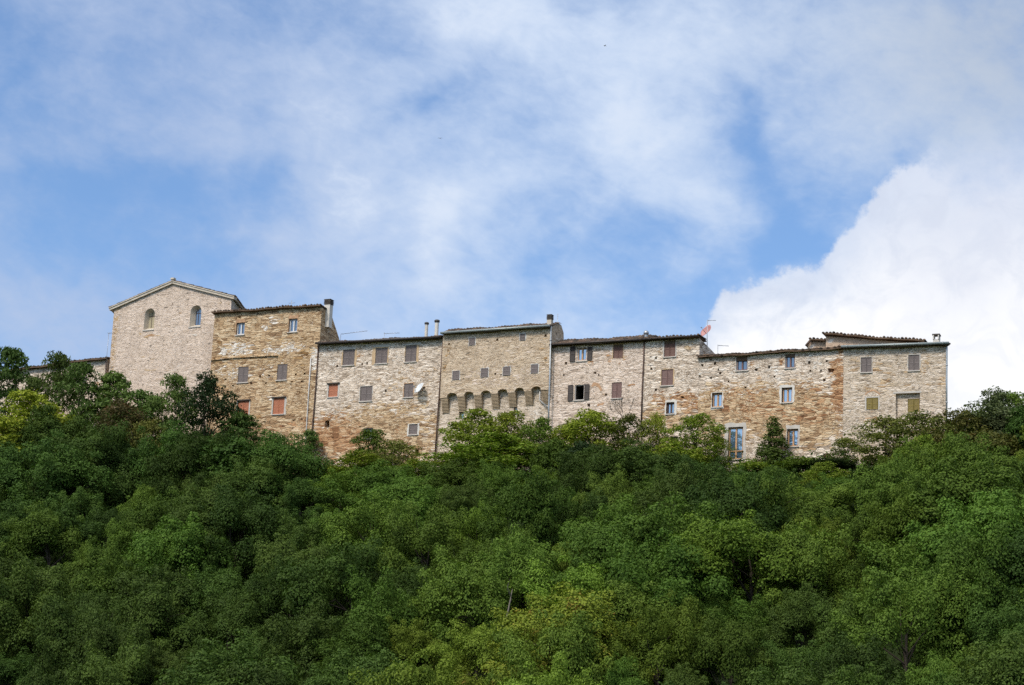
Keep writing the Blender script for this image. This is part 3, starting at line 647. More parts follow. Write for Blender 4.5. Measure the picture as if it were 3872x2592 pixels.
h.window(z2, (212, 768, 293, 880), 'shut1', 'orange_shutter', 'grey_frame', lintel='slate', surround='plaster', marg=(.14, .16, .14, .02), label='window with a single orange shutter')
h.window(z2, (488, 788, 592, 916), 'shut2', 'grey_shutter', 'grey_frame', surround='plaster', marg=(.06, .05, .06, .06))
h.window(z2, (871, 763, 950, 883), 'shut2', 'grey_shutter', 'grey_frame', surround='brickwork', marg=(.06, .05, .1, .05))
h.window(z2, (514, 1152, 600, 1242), 'casement', 'dark_frame', 'grey_frame', glass='glass_dim')
h.window(z2, (914, 1118, 988, 1208), 'shut1', 'grey_shutter', 'white_frame', surround='pale_plaster', marg=(.14, .16, .1, .06), label='small window in a pale plaster surround')
h.pit(z2, (183, 1085, 221, 1141), 1.5); h.pit(z2, (970, 1335, 998, 1400), 1.2)
h.pits(z2, [(288, 612), (505, 596), (548, 588), (710, 828), (1045, 800), (1046, 1380)], 18, 22)
h.wall([(.006, 0), (TR[0], 0), TR, TL], m_c, 6.0, [(0, 0), (3, .5), (6, 0)])
h.roof((TL[0], TL[1] + .1), (TR[0], TR[1] + .1), [(-.42, -.06), (2.6, .62), (6, -.1)], (0, .05))
h.gutter((TL[0], TL[1] + .03), (TR[0], TR[1] + .03), -.5, .1, 'gutter_dark')
h.pipe([z2(1212, 365), z2(1183, 780), z2(1160, 1100), z2(1135, 1480)], -.09, .055, 'pipe_dark')
h.pipe([z2(124, 432), z2(100, 800), z2(68, 1180), z2(45, 1560)], -.09, .055, 'pipe_dark')
h.chimney(z2, 1070, 228, 345, 32, 1.6, 'flue', 'flue', 'dark_metal_and_room_shade'); h.chimney(z2, 1160, 206, 345, 38, 1.2, 'flue', 'flue', 'dark_metal_and_room_shade')
h.patch(z2, [(300, 452), (455, 440), (455, 464), (300, 474)], 'plaster', 'lintel_stone', -.03); h.patch(z2, [(600, 430), (745, 418), (745, 445), (600, 452)], 'plaster', 'lintel_stone', -.03); h.patch(z2, [(865, 420), (1015, 404), (1015, 426), (865, 434)], 'plaster', 'lintel_stone', -.03)
hC = h

# --- house on corbels
h = House('corbelled_house', 'smooth beige stone house jutting out on a row of arched corbels', 'house', MAIN, z2(1212, 335), BASE, -.4)
TL, TR = h.L(z2(1214, 338)), h.L(z2(2152, 275)); TL = (.006, TL[1])
m_d = stone('small squared beige stone', BEIGE, [(OCHRE, [B_(h, z2, 2100, 500, 90, 400, .45), B_(h, z2, 1230, 600, 60, 300, .45), B_(h, z2, 1300, 480, 150, 90, .2)], .85), (PINK, [B_(h, z2, 1650, 720, 500, 140, .5), B_(h, z2, 1900, 450, 200, 120, .2)], .6), (WHITE, [B_(h, z2, 1650, 760, 500, 80, .25)], .95)], 1.15, .5, 4.0, .05, .16, 2.6, 1.0)
m_dl = stone('pale lower masonry', GREYB, [(WHITE, [B_(h, z2, 2030, 1030, 120, 90, .9)], .9), (TAN, [B_(h, z2, 1500, 1200, 400, 200, .5)], .8)], 1.0, .42, 5.0, .05, .14, 2.4, .9)
m_cor = plain('weathered corbel stone', (.36, .27, .175), .9, .15, .5, 3)
for b in ((1437, 364, 1492, 432), (1880, 328, 1930, 390), (1293, 652, 1356, 733), (1540, 630, 1606, 710), (1733, 615, 1799, 695), (1977, 596, 2042, 676)):
    h.window(z2, b, 'shut1', 'grey_shutter', 'white_frame', surround='pale_plaster', marg=(.045, .045, .02, .04), depth=.08, sill=None)
h.pits(z2, [(1685, 382), (1262, 420), (1665, 678), (2105, 345)], 16, 20)
AR = [(1245, 1333, 845), (1393, 1478, 834), (1540, 1626, 823), (1685, 1773, 811), (1835, 1918, 799), (1978, 2065, 788)]
bot = []; jam = []
for (xa, xb, yt) in AR:
    x0, x1, q0, q1 = h.box(z2, (xa, yt, xb, yt + 36)); n = 8; c = (x0 + x1) / 2; r = (x1 - x0) / 2
    bot += [(c - r * math.cos(math.pi * k / n), q0 + (q1 - q0) * math.sin(math.pi * k / n) ** .8) for k in range(n + 1)]
zl = h.L(z2(1187, 893))[1]; zr = h.L(z2(2125, 818))[1]
outl = [(.006, zl)] + bot + [(TR[0], zr), TR, TL]
wu = h.wall(outl, m_d, 2.85, [(0, 0), (1.04, .58), (2.14, .75), (2.7, .2), (2.85, -.8)])
soff = MB(); path = [(.006, zl)] + bot + [(TR[0], zr)]; n = len(path); OFF = .5
soff.add([(p[0], .002, p[1] + .001) for p in path] + [(p[0], OFF, p[1] + .001) for p in path], [(k, k + n, k + n + 1, k + 1) for k in range(n - 1)]); so2 = soff.build('arch_soffit', m_d, h.root)
for i, (xa, xb, ya, yb) in enumerate(((1188, 1246, 882, 1012), (1332, 1394, 872, 1000), (1477, 1541, 862, 987), (1625, 1686, 848, 972), (1772, 1836, 838, 958), (1917, 1979, 826, 943), (2064, 2126, 812, 930))):
    x0, x1, q0, q1 = h.box(z2, (xa, ya, xb, yb)); mb = MB(); nC = 11; d = (q1 - q0) / nC; x0 = max(x0, .01) if i == 0 else x0; x1 = min(x1, TR[0] - .01)
    for k in range(nC):
        yy = OFF - (OFF - .03) * ((k + 1) / nC) ** .8; j = random.uniform(-.012, .012)
        mb.box(x0 + j, x1 + j, yy, OFF + .05, q0 + k * d, q0 + k * d + d * .68); mb.box(x0 + .035, x1 - .035, yy + .075, OFF + .05, q0 + k * d + d * .68, q0 + (k + 1) * d)
    mb.box(x0 + .01, x1 - .01, .03, OFF, q1, q1 + .02)
    mb.build('corbel', m_cor, h.root)
h.window(z2, (1352, 1008, 1392, 1075), 'casement', 'white_frame', 'brown_shutter', depth=.25, sill=None, y=OFF); h.window(z2, (1826, 962, 1858, 1042), 'casement', 'white_frame', 'brown_shutter', depth=.25, sill=None, y=OFF)
h.wall([(-.32, 0), (TR[0] - .02, 0), (TR[0] - .02, zr + 1.0), (-.32, zl + 1.0)], m_dl, OFF + 2, [(OFF, -.4), (OFF + 2, -.4)], 'lower_wall', OFF)
h.roof((TL[0], TL[1] + .1), (TR[0], TR[1] + .1), [(-.3, -.1), (1.04, .5), (2.0, .68)], (.0, -.03))
h.gutter((TL[0] - .05, TL[1] + .0), (TR[0] + .05, TR[1] + .0), -.42, .1, 'gutter', .06)
h.pipe([z2(2152, 262), z2(2141, 760), z2(2134, 960), z2(2128, 1140)], -.09, .07, 'pipe_grey')
h.pipe([z2(2056, 835), z2(2052, 905), z2(2126, 972)], .3, .055, 'pipe_white')
h.chimney(z2, 2146, 165, 262, 44, .7, 'stack', 'cornice', 'slate')
hD = h

# --- pale house with open dark shutters
h = House('stone_house', 'pale stone house with dark shutters folded open beside the corbelled house', 'house', MAIN, z3(222, 420), BASE, .02)
TL, TR = h.L(z3(224, 424)), h.L(z3(1134, 372)); TL = (.006, TL[1])
m_f = stone('pale pinkish rubble', PINK, [(BRICKY, [B_(h, z3, 470, 610, 60, 50, .9), B_(h, z3, 605, 590, 50, 60, .9), B_(h, z3, 800, 540, 50, 100, .6), B_(h, z3, 930, 560, 60, 90, .8), B_(h, z3, 690, 880, 130, 150, .55), B_(h, z3, 1005, 805, 60, 25, .9), B_(h, z3, 1150, 1000, 60, 50, .8)], .85), (WHITE, [B_(h, z3, 600, 560, 200, 120, .35)], .85), (TAN, [], .95)], 1.05, .48, 6.0, .05, .14, 2.6, 1.1)
w0 = h.window(z3, (476, 434, 572, 563), 'casement', 'wood_frame', 'white_frame', shutpx=None, depth=.14, label='window with dark shutters folded open')
w = w0
for bx in ((408, 424, 458, 572), (580, 426, 627, 556)): a, c_, e0, e1 = h.box(z3, bx); h.leaf(w, a, c_, e0, e1, -.08, M['dark_shutter'])
w = h.window(z3, (452, 800, 545, 950), 'dark', None, 'grey_frame', depth=.14, label='open dark window with shutters folded back')
for bx in ((388, 803, 438, 960), (551, 795, 598, 947)): a, c_, e0, e1 = h.box(z3, bx); h.leaf(w, a, c_, e0, e1, -.08, M['dark_shutter'])
h.window(z3, (833, 400, 930, 537), 'shut2', 'brown_shutter', 'dark_frame', sill=None, surround='tan_plaster', marg=(.06, .05, .02, .06))
h.window(z3, (818, 776, 917, 932), 'shut2', 'mauve_shutter', 'grey_frame')
h.pits(z3, [(365, 585), (655, 680), (345, 705), (760, 895), (590, 1000), (380, 1165), (690, 700)], 20, 24)
h.hole(archpoly(*h.box(z3, (325, 1232, 412, 1400)), .3), .3)
x0, x1, q0, q1 = h.box(z3, (325, 1232, 412, 1400)); h.fills.add([(x0, .3, q0), (x1, .3, q0), (x1, .3, q1), (x0, .3, q1)], [(0, 1, 2, 3)])
h.wall([(.006, 0), (TR[0] - .003, 0), (TR[0] - .003, TR[1]), TL], m_f, 6, [(0, 0), (3, .4), (6, 0)])
h.roof((TL[0], TL[1] + .14), (TR[0], TR[1] + .12), [(-.42, -.1), (2.4, .95), (6, .2)], (.0, .0))
h.gutter((TL[0], TL[1] + .06), (TR[0], TR[1] + .06), -.5, .07, 'gutter_dark')
h.pipe([z3(1139, 345), z3(1134, 560), z3(1122, 800), z3(1110, 1180)], -.08, .06, 'pipe_dark')
h.patch(z3, [(614, 802), (640, 778), (690, 784), (727, 846), (708, 868), (684, 826), (655, 806), (618, 820)], 'brickwork', 'blocked_arch', -.014)
h.patch(z3, [(684, 984), (742, 978), (736, 1004), (672, 1010)], 'brickwork', 'masonry_patch', -.014)
hF = h

# --- house with the red dish
h = House('stone_house', 'narrow stone house with red brown shutters and a red dish at its corner', 'house', MAIN, z3(1138, 370), BASE, 0)
TL, TR = h.L(z3(1138, 372)), h.L(z3(1688, 338)); TL = (.003, TL[1])
m_f2 = stone('white rubble over orange', PALE, [(TAN, [B_(h, z3, 1400, 480, 220, 90, .5), B_(h, z3, 1600, 420, 120, 100, .6), B_(h, z3, 1400, 1100, 400, 220, 1.6)], .75), (BRICKY, [B_(h, z3, 1500, 970, 380, 150, 1.6), B_(h, z3, 1270, 900, 100, 80, .7), B_(h, z3, 1510, 400, 40, 80, .7), B_(h, z3, 1480, 520, 40, 30, .9)], .9), (WHITE, [B_(h, z3, 1220, 560, 120, 250, .5), B_(h, z3, 1560, 700, 200, 150, .5)], .9)], 1.0, .55, 7.0, .07, .16, 2.6, 1.3)
h.window(z3, (1336, 362, 1448, 522), 'shut2', 'brown_shutter', 'grey_frame', surround='plaster', marg=(.1, .07, .05, .0))
h.window(z3, (1309, 648, 1424, 806), 'shut2', 'mauve_shutter', 'grey_frame', surround='tan_plaster', marg=(.05, .1, .05, .06))
h.window(z3, (1357, 972, 1436, 1086), 'casement', 'dark_frame', 'dark_frame', surround='pale_plaster', marg=(.12, .2, .12, .2), depth=.25, label='small window in a pale surround')
h.window(z3, (1394, 1308, 1472, 1420), 'casement', 'dark_frame', 'grey_frame', glass='glass_dim', depth=.2)
h.pits(z3, [(1255, 850), (1518, 920), (1255, 535), (1315, 1185), (1210, 640)], 22, 26)
h.wall([(.003, 0), (TR[0], 0), TR, TL], m_f2, 4.03, [(0, 0), (4.03, -.45)])
h.roof((TL[0], TL[1] + .12), (TR[0], TR[1] + .12), [(-.42, .02), (1.6, .03)], (.0, .02))
h.gutter((TL[0], TL[1] + .08), (TR[0], TR[1] + .08), -.5, .07, 'gutter_dark')
h.chimney(z3, 1160, 262, 330, 50, .6, 'dome', 'pipe_grey', 'metal')
hF2 = h

# --- long low house with blue panes
h = House('stone_house', 'low white and orange rubble house with wood framed windows and blue panes', 'house', MAIN, z4(90, 372), BASE, 0)
TL, TR = h.L(z4(88, 374)), h.L(z4(1256, 300)); TL = (.006, TL[1])
m_e = stone('patchy orange and white rubble', PALE, [(TAN, [B_(h, z4, 400, 800, 700, 280, 1.8), B_(h, z4, 950, 850, 450, 330, 2.0)], .6),
    (BRICKY, [B_(h, z4, 420, 700, 500, 160, .8), B_(h, z4, 1060, 700, 300, 240, .75), B_(h, z4, 640, 820, 500, 110, .8), B_(h, z4, 1215, 560, 75, 360, 1.7), B_(h, z4, 1150, 430, 60, 60, .9), B_(h, z4, 515, 430, 30, 60, 1.2), B_(h, z4, 755, 405, 25, 60, 1.2), B_(h, z4, 890, 370, 25, 60, .9), B_(h, z4, 1000, 860, 250, 60, .6), B_(h, z4, 575, 530, 40, 25, .9)], .82),
    (WHITE, [B_(h, z4, 300, 470, 330, 120, .75), B_(h, z4, 700, 480, 200, 110, .7), B_(h, z4, 1000, 400, 140, 130, .8), B_(h, z4, 500, 1000, 160, 120, .3)], .95)], 1.0, .56, 8.0, .07, .16, 2.6, 1.3)
h.window(z4, (391, 360, 483, 473), 'casement', 'mauve_shutter', 'grey_frame', glass='glass_dim', depth=.18, surround='plaster', marg=(.05, .05, .03, .05))
h.window(z4, (785, 340, 865, 452), 'casement', 'mauve_shutter', 'grey_frame', glass='glass_dim', depth=.18)
h.window(z4, (196, 652, 278, 766), 'casement', 'wood_frame', 'dark_frame', depth=.24, surround='pale_plaster', marg=(.06, .1, .18, .05))
h.window(z4, (758, 610, 842, 730), 'casement', 'wood_frame', 'dark_frame', depth=.24, surround='pale_plaster', marg=(.2, .2, .04, .2), label='window in a pale stone surround')
h.window(z4, (326, 928, 445, 1188), 'casement', 'wood_frame', 'dark_frame', depth=.2, surround='plaster', marg=(.3, .25, .05, .35), trans=.26, label='tall glazed door window')
h.window(z4, (801, 943, 891, 1084), 'casement', 'wood_frame', 'dark_frame', depth=.22, surround='plaster', marg=(.1, .12, .05, .3))
h.pits(z4, [(120, 430), (185, 385), (248, 465), (262, 495), (98, 517), (190, 533), (220, 415), (552, 466), (655, 443), (465, 608), (980, 408), (988, 474), (1074, 475), (1120, 398), (330, 560), (700, 520)], 17, 19)
h.pit(z4, (1090, 535, 1112, 562), .5); h.pit(z4, (1130, 455, 1178, 492), .25, .06)
h.hole(archpoly(*h.box(z4, (1082, 1138, 1155, 1185)), .35), .5); x0, x1, q0, q1 = h.box(z4, (1082, 1138, 1155, 1185)); h.fills.add([(x0, .5, q0), (x1, .5, q0), (x1, .5, q1), (x0, .5, q1)], [(0, 1, 2, 3)])
h.wall([(.006, 0), (TR[0], 0), TR, TL], m_e, 6, [(0, 0), (3, .3), (6, 0)])
h.roof((TL[0], TL[1] + .06), (TR[0], TR[1] + .06), [(-.34, -.02), (2.6, .62), (6, .0)], (.0, .0), .03)
hE = h

# --- end house with olive shutters
h = House('stone_house', 'end house of pale grey stone with olive shutters and a zinc gutter', 'house', GFR, z4(1255, 330), BASE, .015)
TL, TR = h.L(z4(1258, 300)), h.L(z4(2080, 272)); TL = (.006, TL[1])
m_g = stone('pale grey beige rubble', GREYB, [(TAN, [B_(h, z4, 1650, 550, 450, 350, .45), B_(h, z4, 1320, 400, 100, 100, .7), B_(h, z4, 1540, 420, 60, 90, .6), B_(h, z4, 1900, 420, 70, 120, .6), B_(h, z4, 1560, 600, 300, 80, .35), B_(h, z4, 2050, 480, 50, 300, .5)], .85), (BRICKY, [B_(h, z4, 1480, 850, 120, 60, .95), B_(h, z4, 1410, 740, 60, 60, .5), B_(h, z4, 1770, 840, 70, 40, .9)], 1.0), (WHITE, [B_(h, z4, 1400, 950, 200, 120, .5), B_(h, z4, 1330, 740, 80, 180, .5)], .9)], 1.0, .5, 9.0, .06, .16, 2.8, 1.15)
h.window(z4, (1396, 367, 1482, 487), 'shut2', 'grey_shutter', 'grey_frame', surround='plaster', marg=(.06, .06, .04, .08))
h.window(z4, (1778, 347, 1867, 473), 'shut2', 'grey_shutter', 'grey_frame', surround='plaster', marg=(.05, .06, .04, .08))
h.window(z4, (1440, 692, 1535, 787), 'shut2', 'olive_shutter', 'olive_shutter', sill=None, depth=.1, surround='plaster', marg=(.1, .1, .05, .12), label='window with olive shutters under a brick arch')
h.window(z4, (1773, 700, 1869, 806), 'shut2', 'olive_shutter', 'olive_shutter', sill=None, depth=.12, y=.3, label='window with olive shutters in a blocked doorway')
x0, x1, q0, q1 = h.box(z4, (1676, 655, 1871, 900)); ho = h.holes.pop(); de = h.deep.pop()
h.hole(rect(x0, x1, q0, q1), .3)
mbk = MB(); sheet(mbk, rect(x0 - .01, x1 + .01, q0 - .01, q1 + .01), [ho], .3, [de])
m_gb = stone('blocked doorway rubble', GREYB, [(BRICKY, [], .95)], 1.0, .45, 10.0)
h.wall([(.006, 0), (TR[0], 0), TR, TL], m_g, 6, [(0, 0), (3, .3), (6, 0)], taper=.24)
mbk.build('blocked_doorway', m_gb, h.root)
lb = MB(); lb.box(x0 - .2, x1 + .1, -.02, .29, q1 + .003, q1 + .16); lb.build('lintel', M['plaster'], h.root)
arc = [h.L(z4(1430 + i * 12.2, 672 - 32 * math.sin(math.pi * i / 10))) for i in range(11)]
mb = MB()
for a, b in zip(arc[:-1], arc[1:]): mb.add([(a[0], -.015, a[1]), (b[0], -.015, b[1]), (b[0], -.015, b[1] + .13), (a[0], -.015, a[1] + .13), (a[0], .01, a[1]), (b[0], .01, b[1]), (b[0], .01, b[1] + .13), (a[0], .01, a[1] + .13)], [(0, 1, 2, 3), (0, 4, 5, 1), (3, 2, 6, 7)])
mb.build('brick_arch', M['brickwork'], h.root)
h.roof((TL[0], TL[1] + .1), (TR[0], TR[1] + .1), [(-.36, -.08), (2.6, .5), (6, .0)], (.0, .28), taper=.3)
h.gutter((TL[0] - .1, TL[1] + .05), (TR[0] + .32, TR[1] + .05), -.46, .1, 'gutter', .05)
h.pipe([z4(2088, 262), z4(2088, 300), z4(2086, 560), z4(2086, 900)], -.08, .07, 'pipe_grey')
h.chimney(z4, 2005, 183, 250, 58, 1.2, 'pots', 'flue', 'slate')
hG = h

# --- upper storeys behind
h = House('rear_house', 'rear house with a plain rendered wall rising behind the end house roof', 'house', GFR, z4(1112, 200), BASE, 5.5)
TL, TR = h.L(z4(1114, 196)), h.L(z4(1905, 256))
m_h = stone('old pinkish render', [(.36, .27, .2), (.46, .35, .26), (.52, .41, .31), (.57, .46, .36)], [(WHITE, [B_(h, z4, 1150, 235, 45, 40, 1.3)], 1.0)], .8, .2, 11., .02, .2, 1.6, .4)
h.wall([(0, 4), (TR[0], 4), TR, TL], m_h, 5, [(0, 0), (5, 0)])
h.roof((TL[0], TL[1] + .12), (TR[0], TR[1] + .12), [(-.5, .0), (5, .1)], (.12, .1), .03)
h = House('rear_house', 'small rear house roof peeping over the low rubble house beside a rendered wall', 'house', GFR, z4(962, 280), BASE, 7.0)
q = [h.L(z4(*p)) for p in ((968, 300), (972, 282), (1005, 240), (1110, 240), (1110, 300))]
h.wall([(q[0][0], 6), (q[4][0], 6), q[3], q[2], q[1]], m_h, 5, [(0, 0), (5, 0)])
h.roof((q[2][0], q[2][1] + .06), (q[3][0], q[3][1] + .06), [(-.4, .0), (5, .1)], (.1, .05), .03)
a, b = h.L(z4(958, 282)), h.L(z4(1003, 228)); mb = MB(); mb.tube([(a[0], -.3, a[1]), (b[0], -.3, b[1])], .1, 8); mb.tube([(a[0], .3, a[1]), (b[0], .3, b[1])], .1, 8); mb.build('verge_tiles', M['tile'], h.root)

# --- low house at the left edge
h = House('stone_house', 'low stone house at the left edge with its roof sloping up to the church', 'house', MAIN, z5(-260, 380), BASE, 1.6)
TL, TR = h.L(z5(-260, 352)), h.L(z5(792, 212))
m_l = stone('pale tan rubble', PALE, [(TAN, [], .7), (BRICKY, [B_(h, z5, 720, 370, 60, 60, .9)], .95)], 1.0, .45, 12.)  # pale stone mixed with tan and a brick patch
h.window(z5, (604, 335, 642, 405), 'shut2', 'grey_shutter', 'grey_frame'); h.window(z5, (330, 400, 370, 470), 'shut2', 'grey_shutter', 'grey_frame')
h.wall([(0, 0), (TR[0], 0), TR, TL], m_l, 6, [(0, 0), (3, .3), (6, 0)])
h.roof((TL[0], TL[1] + .06), (TR[0], TR[1] + .06), [(-.4, -.02), (2.6, .5), (6, .0)], (.0, .1))
h.pipe([z5(783, 215), z5(780, 330), z5(770, 420)], -.1, .06, 'pipe_dark')

# ------------------------------------------------------------------ aerials, dishes, birds
def at(fr, p, y): u, z = fr.un(p, y); return Vector(fr.world(u, y, z))
def dirs(fr): return Vector(fr.e), Vector(fr.n), Vector((0, 0, 1))
def aerial(label, fr, zf, y, mast, boom, n=6, el=.16, base=1.2):
    """mast = (x, ytop, ybottom) px; boom = (xa, ya, xb, yb) px"""
    e, nn, up = dirs(fr); t = at(fr, zf(mast[0], mast[1]), y); b = at(fr, zf(mast[0], mast[2]), y); b = Vector((t.x, t.y, b.z - base))
    root = empty('tv_antenna', b, 0, label, 'antenna', 'aerials on the roofs'); mb = MB(); mb.tube([(0, 0, 0), t - b], .022, 6); mb.build('mast', M['metal'], root)
    if boom:
        p, q = at(fr, zf(boom[0], boom[1]), y), at(fr, zf(boom[2], boom[3]), y); mb = MB(); mb.tube([p - b, q - b], .018, 6); mb.build('boom', M['metal'], root); mb = MB()
        for i in range(n): c = p.lerp(q, (i + .5) / n) - b; mb.tube([c - nn * el * (1 + .5 * (i == 0)), c + nn * el * (1 + .5 * (i == 0))], .008, 5)
        mb.build('element', M['metal'], root)
    return root
aerial('thin aerial mast with two short bars beside the church corner', MAIN, z1, 1.0, (80, 605, 830), (70, 610, 115, 606), 3, .2)
aerial('fine cross shaped aerial above the roof of the tall ochre house', MAIN, z1, .8, (1829, 295, 350), (1800, 322, 1860, 318), 2, .05)
aerial('long tilted aerial with pinkish tip over the roof beside the ochre house', MAIN, z2, 2.5, (320, 335, 400), (322, 333, 552, 304), 9)
aerial('short aerial with a dark bracket over the middle of the dish house roof', MAIN, z2, 2.0, (700, 318, 370), (696, 328, 832, 322), 6)
aerial('bare upright rod aerial by the corbelled house chimney', MAIN, z2, 1.2, (2212, 155, 235), None)
aerial('small aerial on a pole above the red dish', MAIN, z3, .5, (1766, 158, 330), (1766, 165, 1848, 163), 5, .1)
aerial('low aerial with a long boom over the blue paned house roof', MAIN, z3, 1.8, (1868, 405, 480), (1868, 410, 1975, 416), 7)

def dish(label, c, facing, rx, rz, mat, mast_to, depthk=.22, roll=0.0):
    root = empty('satellite_dish', mast_to, 0, label, 'satellite dish'); f = Vector(facing).normalized(); a = f.cross(Vector((0, 0, 1))).normalized(); b = a.cross(f).normalized()
    if b.z < 0: b = -b
    a, b = a * math.cos(roll) + b * math.sin(roll), b * math.cos(roll) - a * math.sin(roll)
    mb = MB(); n = 28; o = c - mast_to; vs = []; rings = 6
    for side in (0, 1):
        for i in range(rings + 1):
            r = i / rings
            for k in range(n):
                t = 2 * math.pi * k / n; cs, sn = math.cos(t), math.sin(t); sq = (abs(cs) ** 3 + abs(sn) ** 3) ** (-1 / 3) * .93
                vs.append(o + a * (rx * r * cs * sq) + b * (rz * r * sn * sq) + f * (depthk * (r * r - 1) * rx - side * .02))
    m_ = (rings + 1) * n
    fs = [(s_ * m_ + i * n + k, s_ * m_ + i * n + (k + 1) % n, s_ * m_ + (i + 1) * n + (k + 1) % n, s_ * m_ + (i + 1) * n + k) for s_ in (0, 1) for i in range(rings) for k in range(n)]
    fs += [(rings * n + k, rings * n + (k + 1) % n, m_ + rings * n + (k + 1) % n, m_ + rings * n + k) for k in range(n)]
    mb.add(vs, fs, True); mb.build('reflector', M[mat], root)
    mb = MB(); tip = o + f * rx * 1.05 - b * rz * .35; mb.tube([o - b * rz * .95, tip], .02, 6); mb.build('feed_arm', M['metal'], root)
    mb = MB(); mb.tube([tip - f * .02, tip - f * .14 + b * .02], [.045, .035], 8); mb.build('receiver', M['dark_metal_and_room_shade'], root)
    mb = MB(); mb.tube([o - f * .05 - f * depthk * rx, (o - f * .05 - f * depthk * rx) * .5, (0, 0, 0)], .028, 8); mb.build('bracket', M['metal'], root)
e, nn, up = dirs(MAIN)
c = at(MAIN, z2(1000, 800), -.55); dish('white satellite dish on the wall beside a grey shuttered window', c, (-e * .45 - nn * .75 + up * .45), .52, .54, 'dish_white', at(MAIN, z2(1022, 838), 0))
c = at(MAIN, z3(1747, 262), .9); t = at(MAIN, z3(1764, 420), 1.0); t = Vector((c.x + .18, c.y + .25, t.z)); dish('red satellite dish on a pole at the roof corner', c, (-e * .42 - nn * .8 + up * .42), .60, .48, 'dish_red', t, roll=-.6)
for i, (p, dd) in enumerate((((2287, 174), 150), ((1664, 524), 160))):
    d_ = ray(p); q = Vector(d_ * dd / d_[1]); root = empty('bird', q, .4 + i, ('tiny dark bird high in the thin cloud' if i == 0 else 'tiny dark bird over the middle of the sky'), 'bird', None)
    mb = MB(); mb.tube([(-.13, 0, 0), (-.05, 0, .01), (.06, 0, .012), (.11, 0, .0), (.2, 0, .0)], [.01, .03, .03, .016, .01], 7); mb.build('body', M['grey_shutter'], root)
    for s_ in (-1, 1): mb = MB(); mb.add([(-.05, .02 * s_, .01), (.04, .02 * s_, .01), (.05, .15 * s_, .05), (.0, .15 * s_, .055), (.09, .3 * s_, .02)], [(0, 1, 2, 3), (3, 2, 4)]); mb.build('wing', M['grey_shutter'], root)
    root.scale = (.7, .7, .7)

# ------------------------------------------------------------------ trees and shrubs
LM = dict(
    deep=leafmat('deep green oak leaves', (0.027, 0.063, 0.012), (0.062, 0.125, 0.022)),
    mid=leafmat('green oak leaves', (0.045, 0.102, 0.015), (0.092, 0.178, 0.026)),
    bright=leafmat('bright green oak leaves', (0.07, 0.138, 0.017), (0.135, 0.235, 0.03)),
    yellow=leafmat('yellow green leaves', (0.092, 0.145, 0.016), (0.17, 0.24, 0.03), (.22, .18, .03)),
    lime=leafmat('lime green leaves', (0.13, 0.22, 0.02), (0.25, 0.36, 0.04), (0.25, 0.25, 0.035)),
    locust=leafmat('locust leaves', (0.085, 0.15, 0.018), (0.17, 0.255, 0.03), (0.19, 0.17, 0.04)),
    feather=leafmat('dark pinnate leaves', (0.045, 0.095, 0.022), (0.09, 0.17, 0.04)),
    dark=leafmat('dark evergreen leaves', (0.015, 0.031, 0.011), (0.032, 0.06, 0.02)),
    rust=leafmat('rusty leaves', (0.05, 0.062, 0.018), (0.12, 0.10, 0.035), (.17, .12, .04)),
    olive=leafmat('dull olive leaves', (0.075, 0.105, 0.022), (0.15, 0.18, 0.042), (0.16, 0.13, 0.04)),
    brown=leafmat('browning leaves', (0.06, 0.075, 0.017), (0.12, 0.13, 0.03), (0.15, 0.105, 0.03)),
    greygreen=leafmat('grey green leaves', (0.0810, 0.1134, 0.0480), (0.1620, 0.2048, 0.0840)),
    ivy=leafmat('ivy leaves', (0.0405, 0.0756, 0.0168), (0.0891, 0.1339, 0.0288)),
)
BARK = plain('grey brown bark', (.05, .04, .03), .95, .1, .45, 4)
PALEBARK = plain('pale grey bark', (.15, .13, .11), .9, .1, .4, 4)

def leaf_faces(P_, Nn, size, aspect=.62):
    """one four-cornered folded leaf (or sprig) per point"""
    n = len(P_); a = rng.normal(size=(n, 3)); t = np.cross(Nn, a); t /= np.linalg.norm(t, axis=1)[:, None] + 1e-9; b = np.cross(Nn, t)
    s = size * rng.uniform(.65, 1.35, n)[:, None]
    q = np.stack([P_ - t * s * .5, P_ - b * s * aspect * .5 + Nn * s * .08, P_ + t * s * .55, P_ + b * s * aspect * .5 + Nn * s * .08], 1)
    return q.reshape(-1, 3)
def unit(v): return v / (np.linalg.norm(v, axis=-1, keepdims=True) + 1e-9)

def crown_mesh(name, clumps, leaf, dens, up=.45, jitter=.75, flat=.8, aspect=.62):
    """clumps = [(centre, radius)]; leaves sit near the skin of each clump, facing outward and up"""
    V = []
    for c, r in clumps:
        n = int(dens * r * r); d = unit(rng.normal(size=(n, 3))); d[:, 2] = np.where(d[:, 2] < -.35, -d[:, 2] * .6, d[:, 2]); d = unit(d)
        rad = r * (1 - .42 * rng.random(n) ** 1.6) * (1 + .18 * np.sin(d[:, 0] * 5 + c[0] * 3) * np.sin(d[:, 2] * 5 + c[1] * 3))
        p = np.array(c) + d * rad[:, None] * np.array([1, 1, flat])
        nn_ = unit(d + np.array([0, 0, up]) + rng.normal(size=(n, 3)) * jitter)
        V.append(leaf_faces(p, nn_, leaf, aspect))
    V = np.concatenate(V); n = len(V) // 4
    me = bpy.data.meshes.new(name); me.vertices.add(len(V)); me.vertices.foreach_set('co', V.ravel()); me.loops.add(n * 4); me.loops.foreach_set('vertex_index', np.arange(n * 4)); me.polygons.add(n)
    me.polygons.foreach_set('loop_start', np.arange(n) * 4); me.update(calc_edges=True); me.validate()
    return me
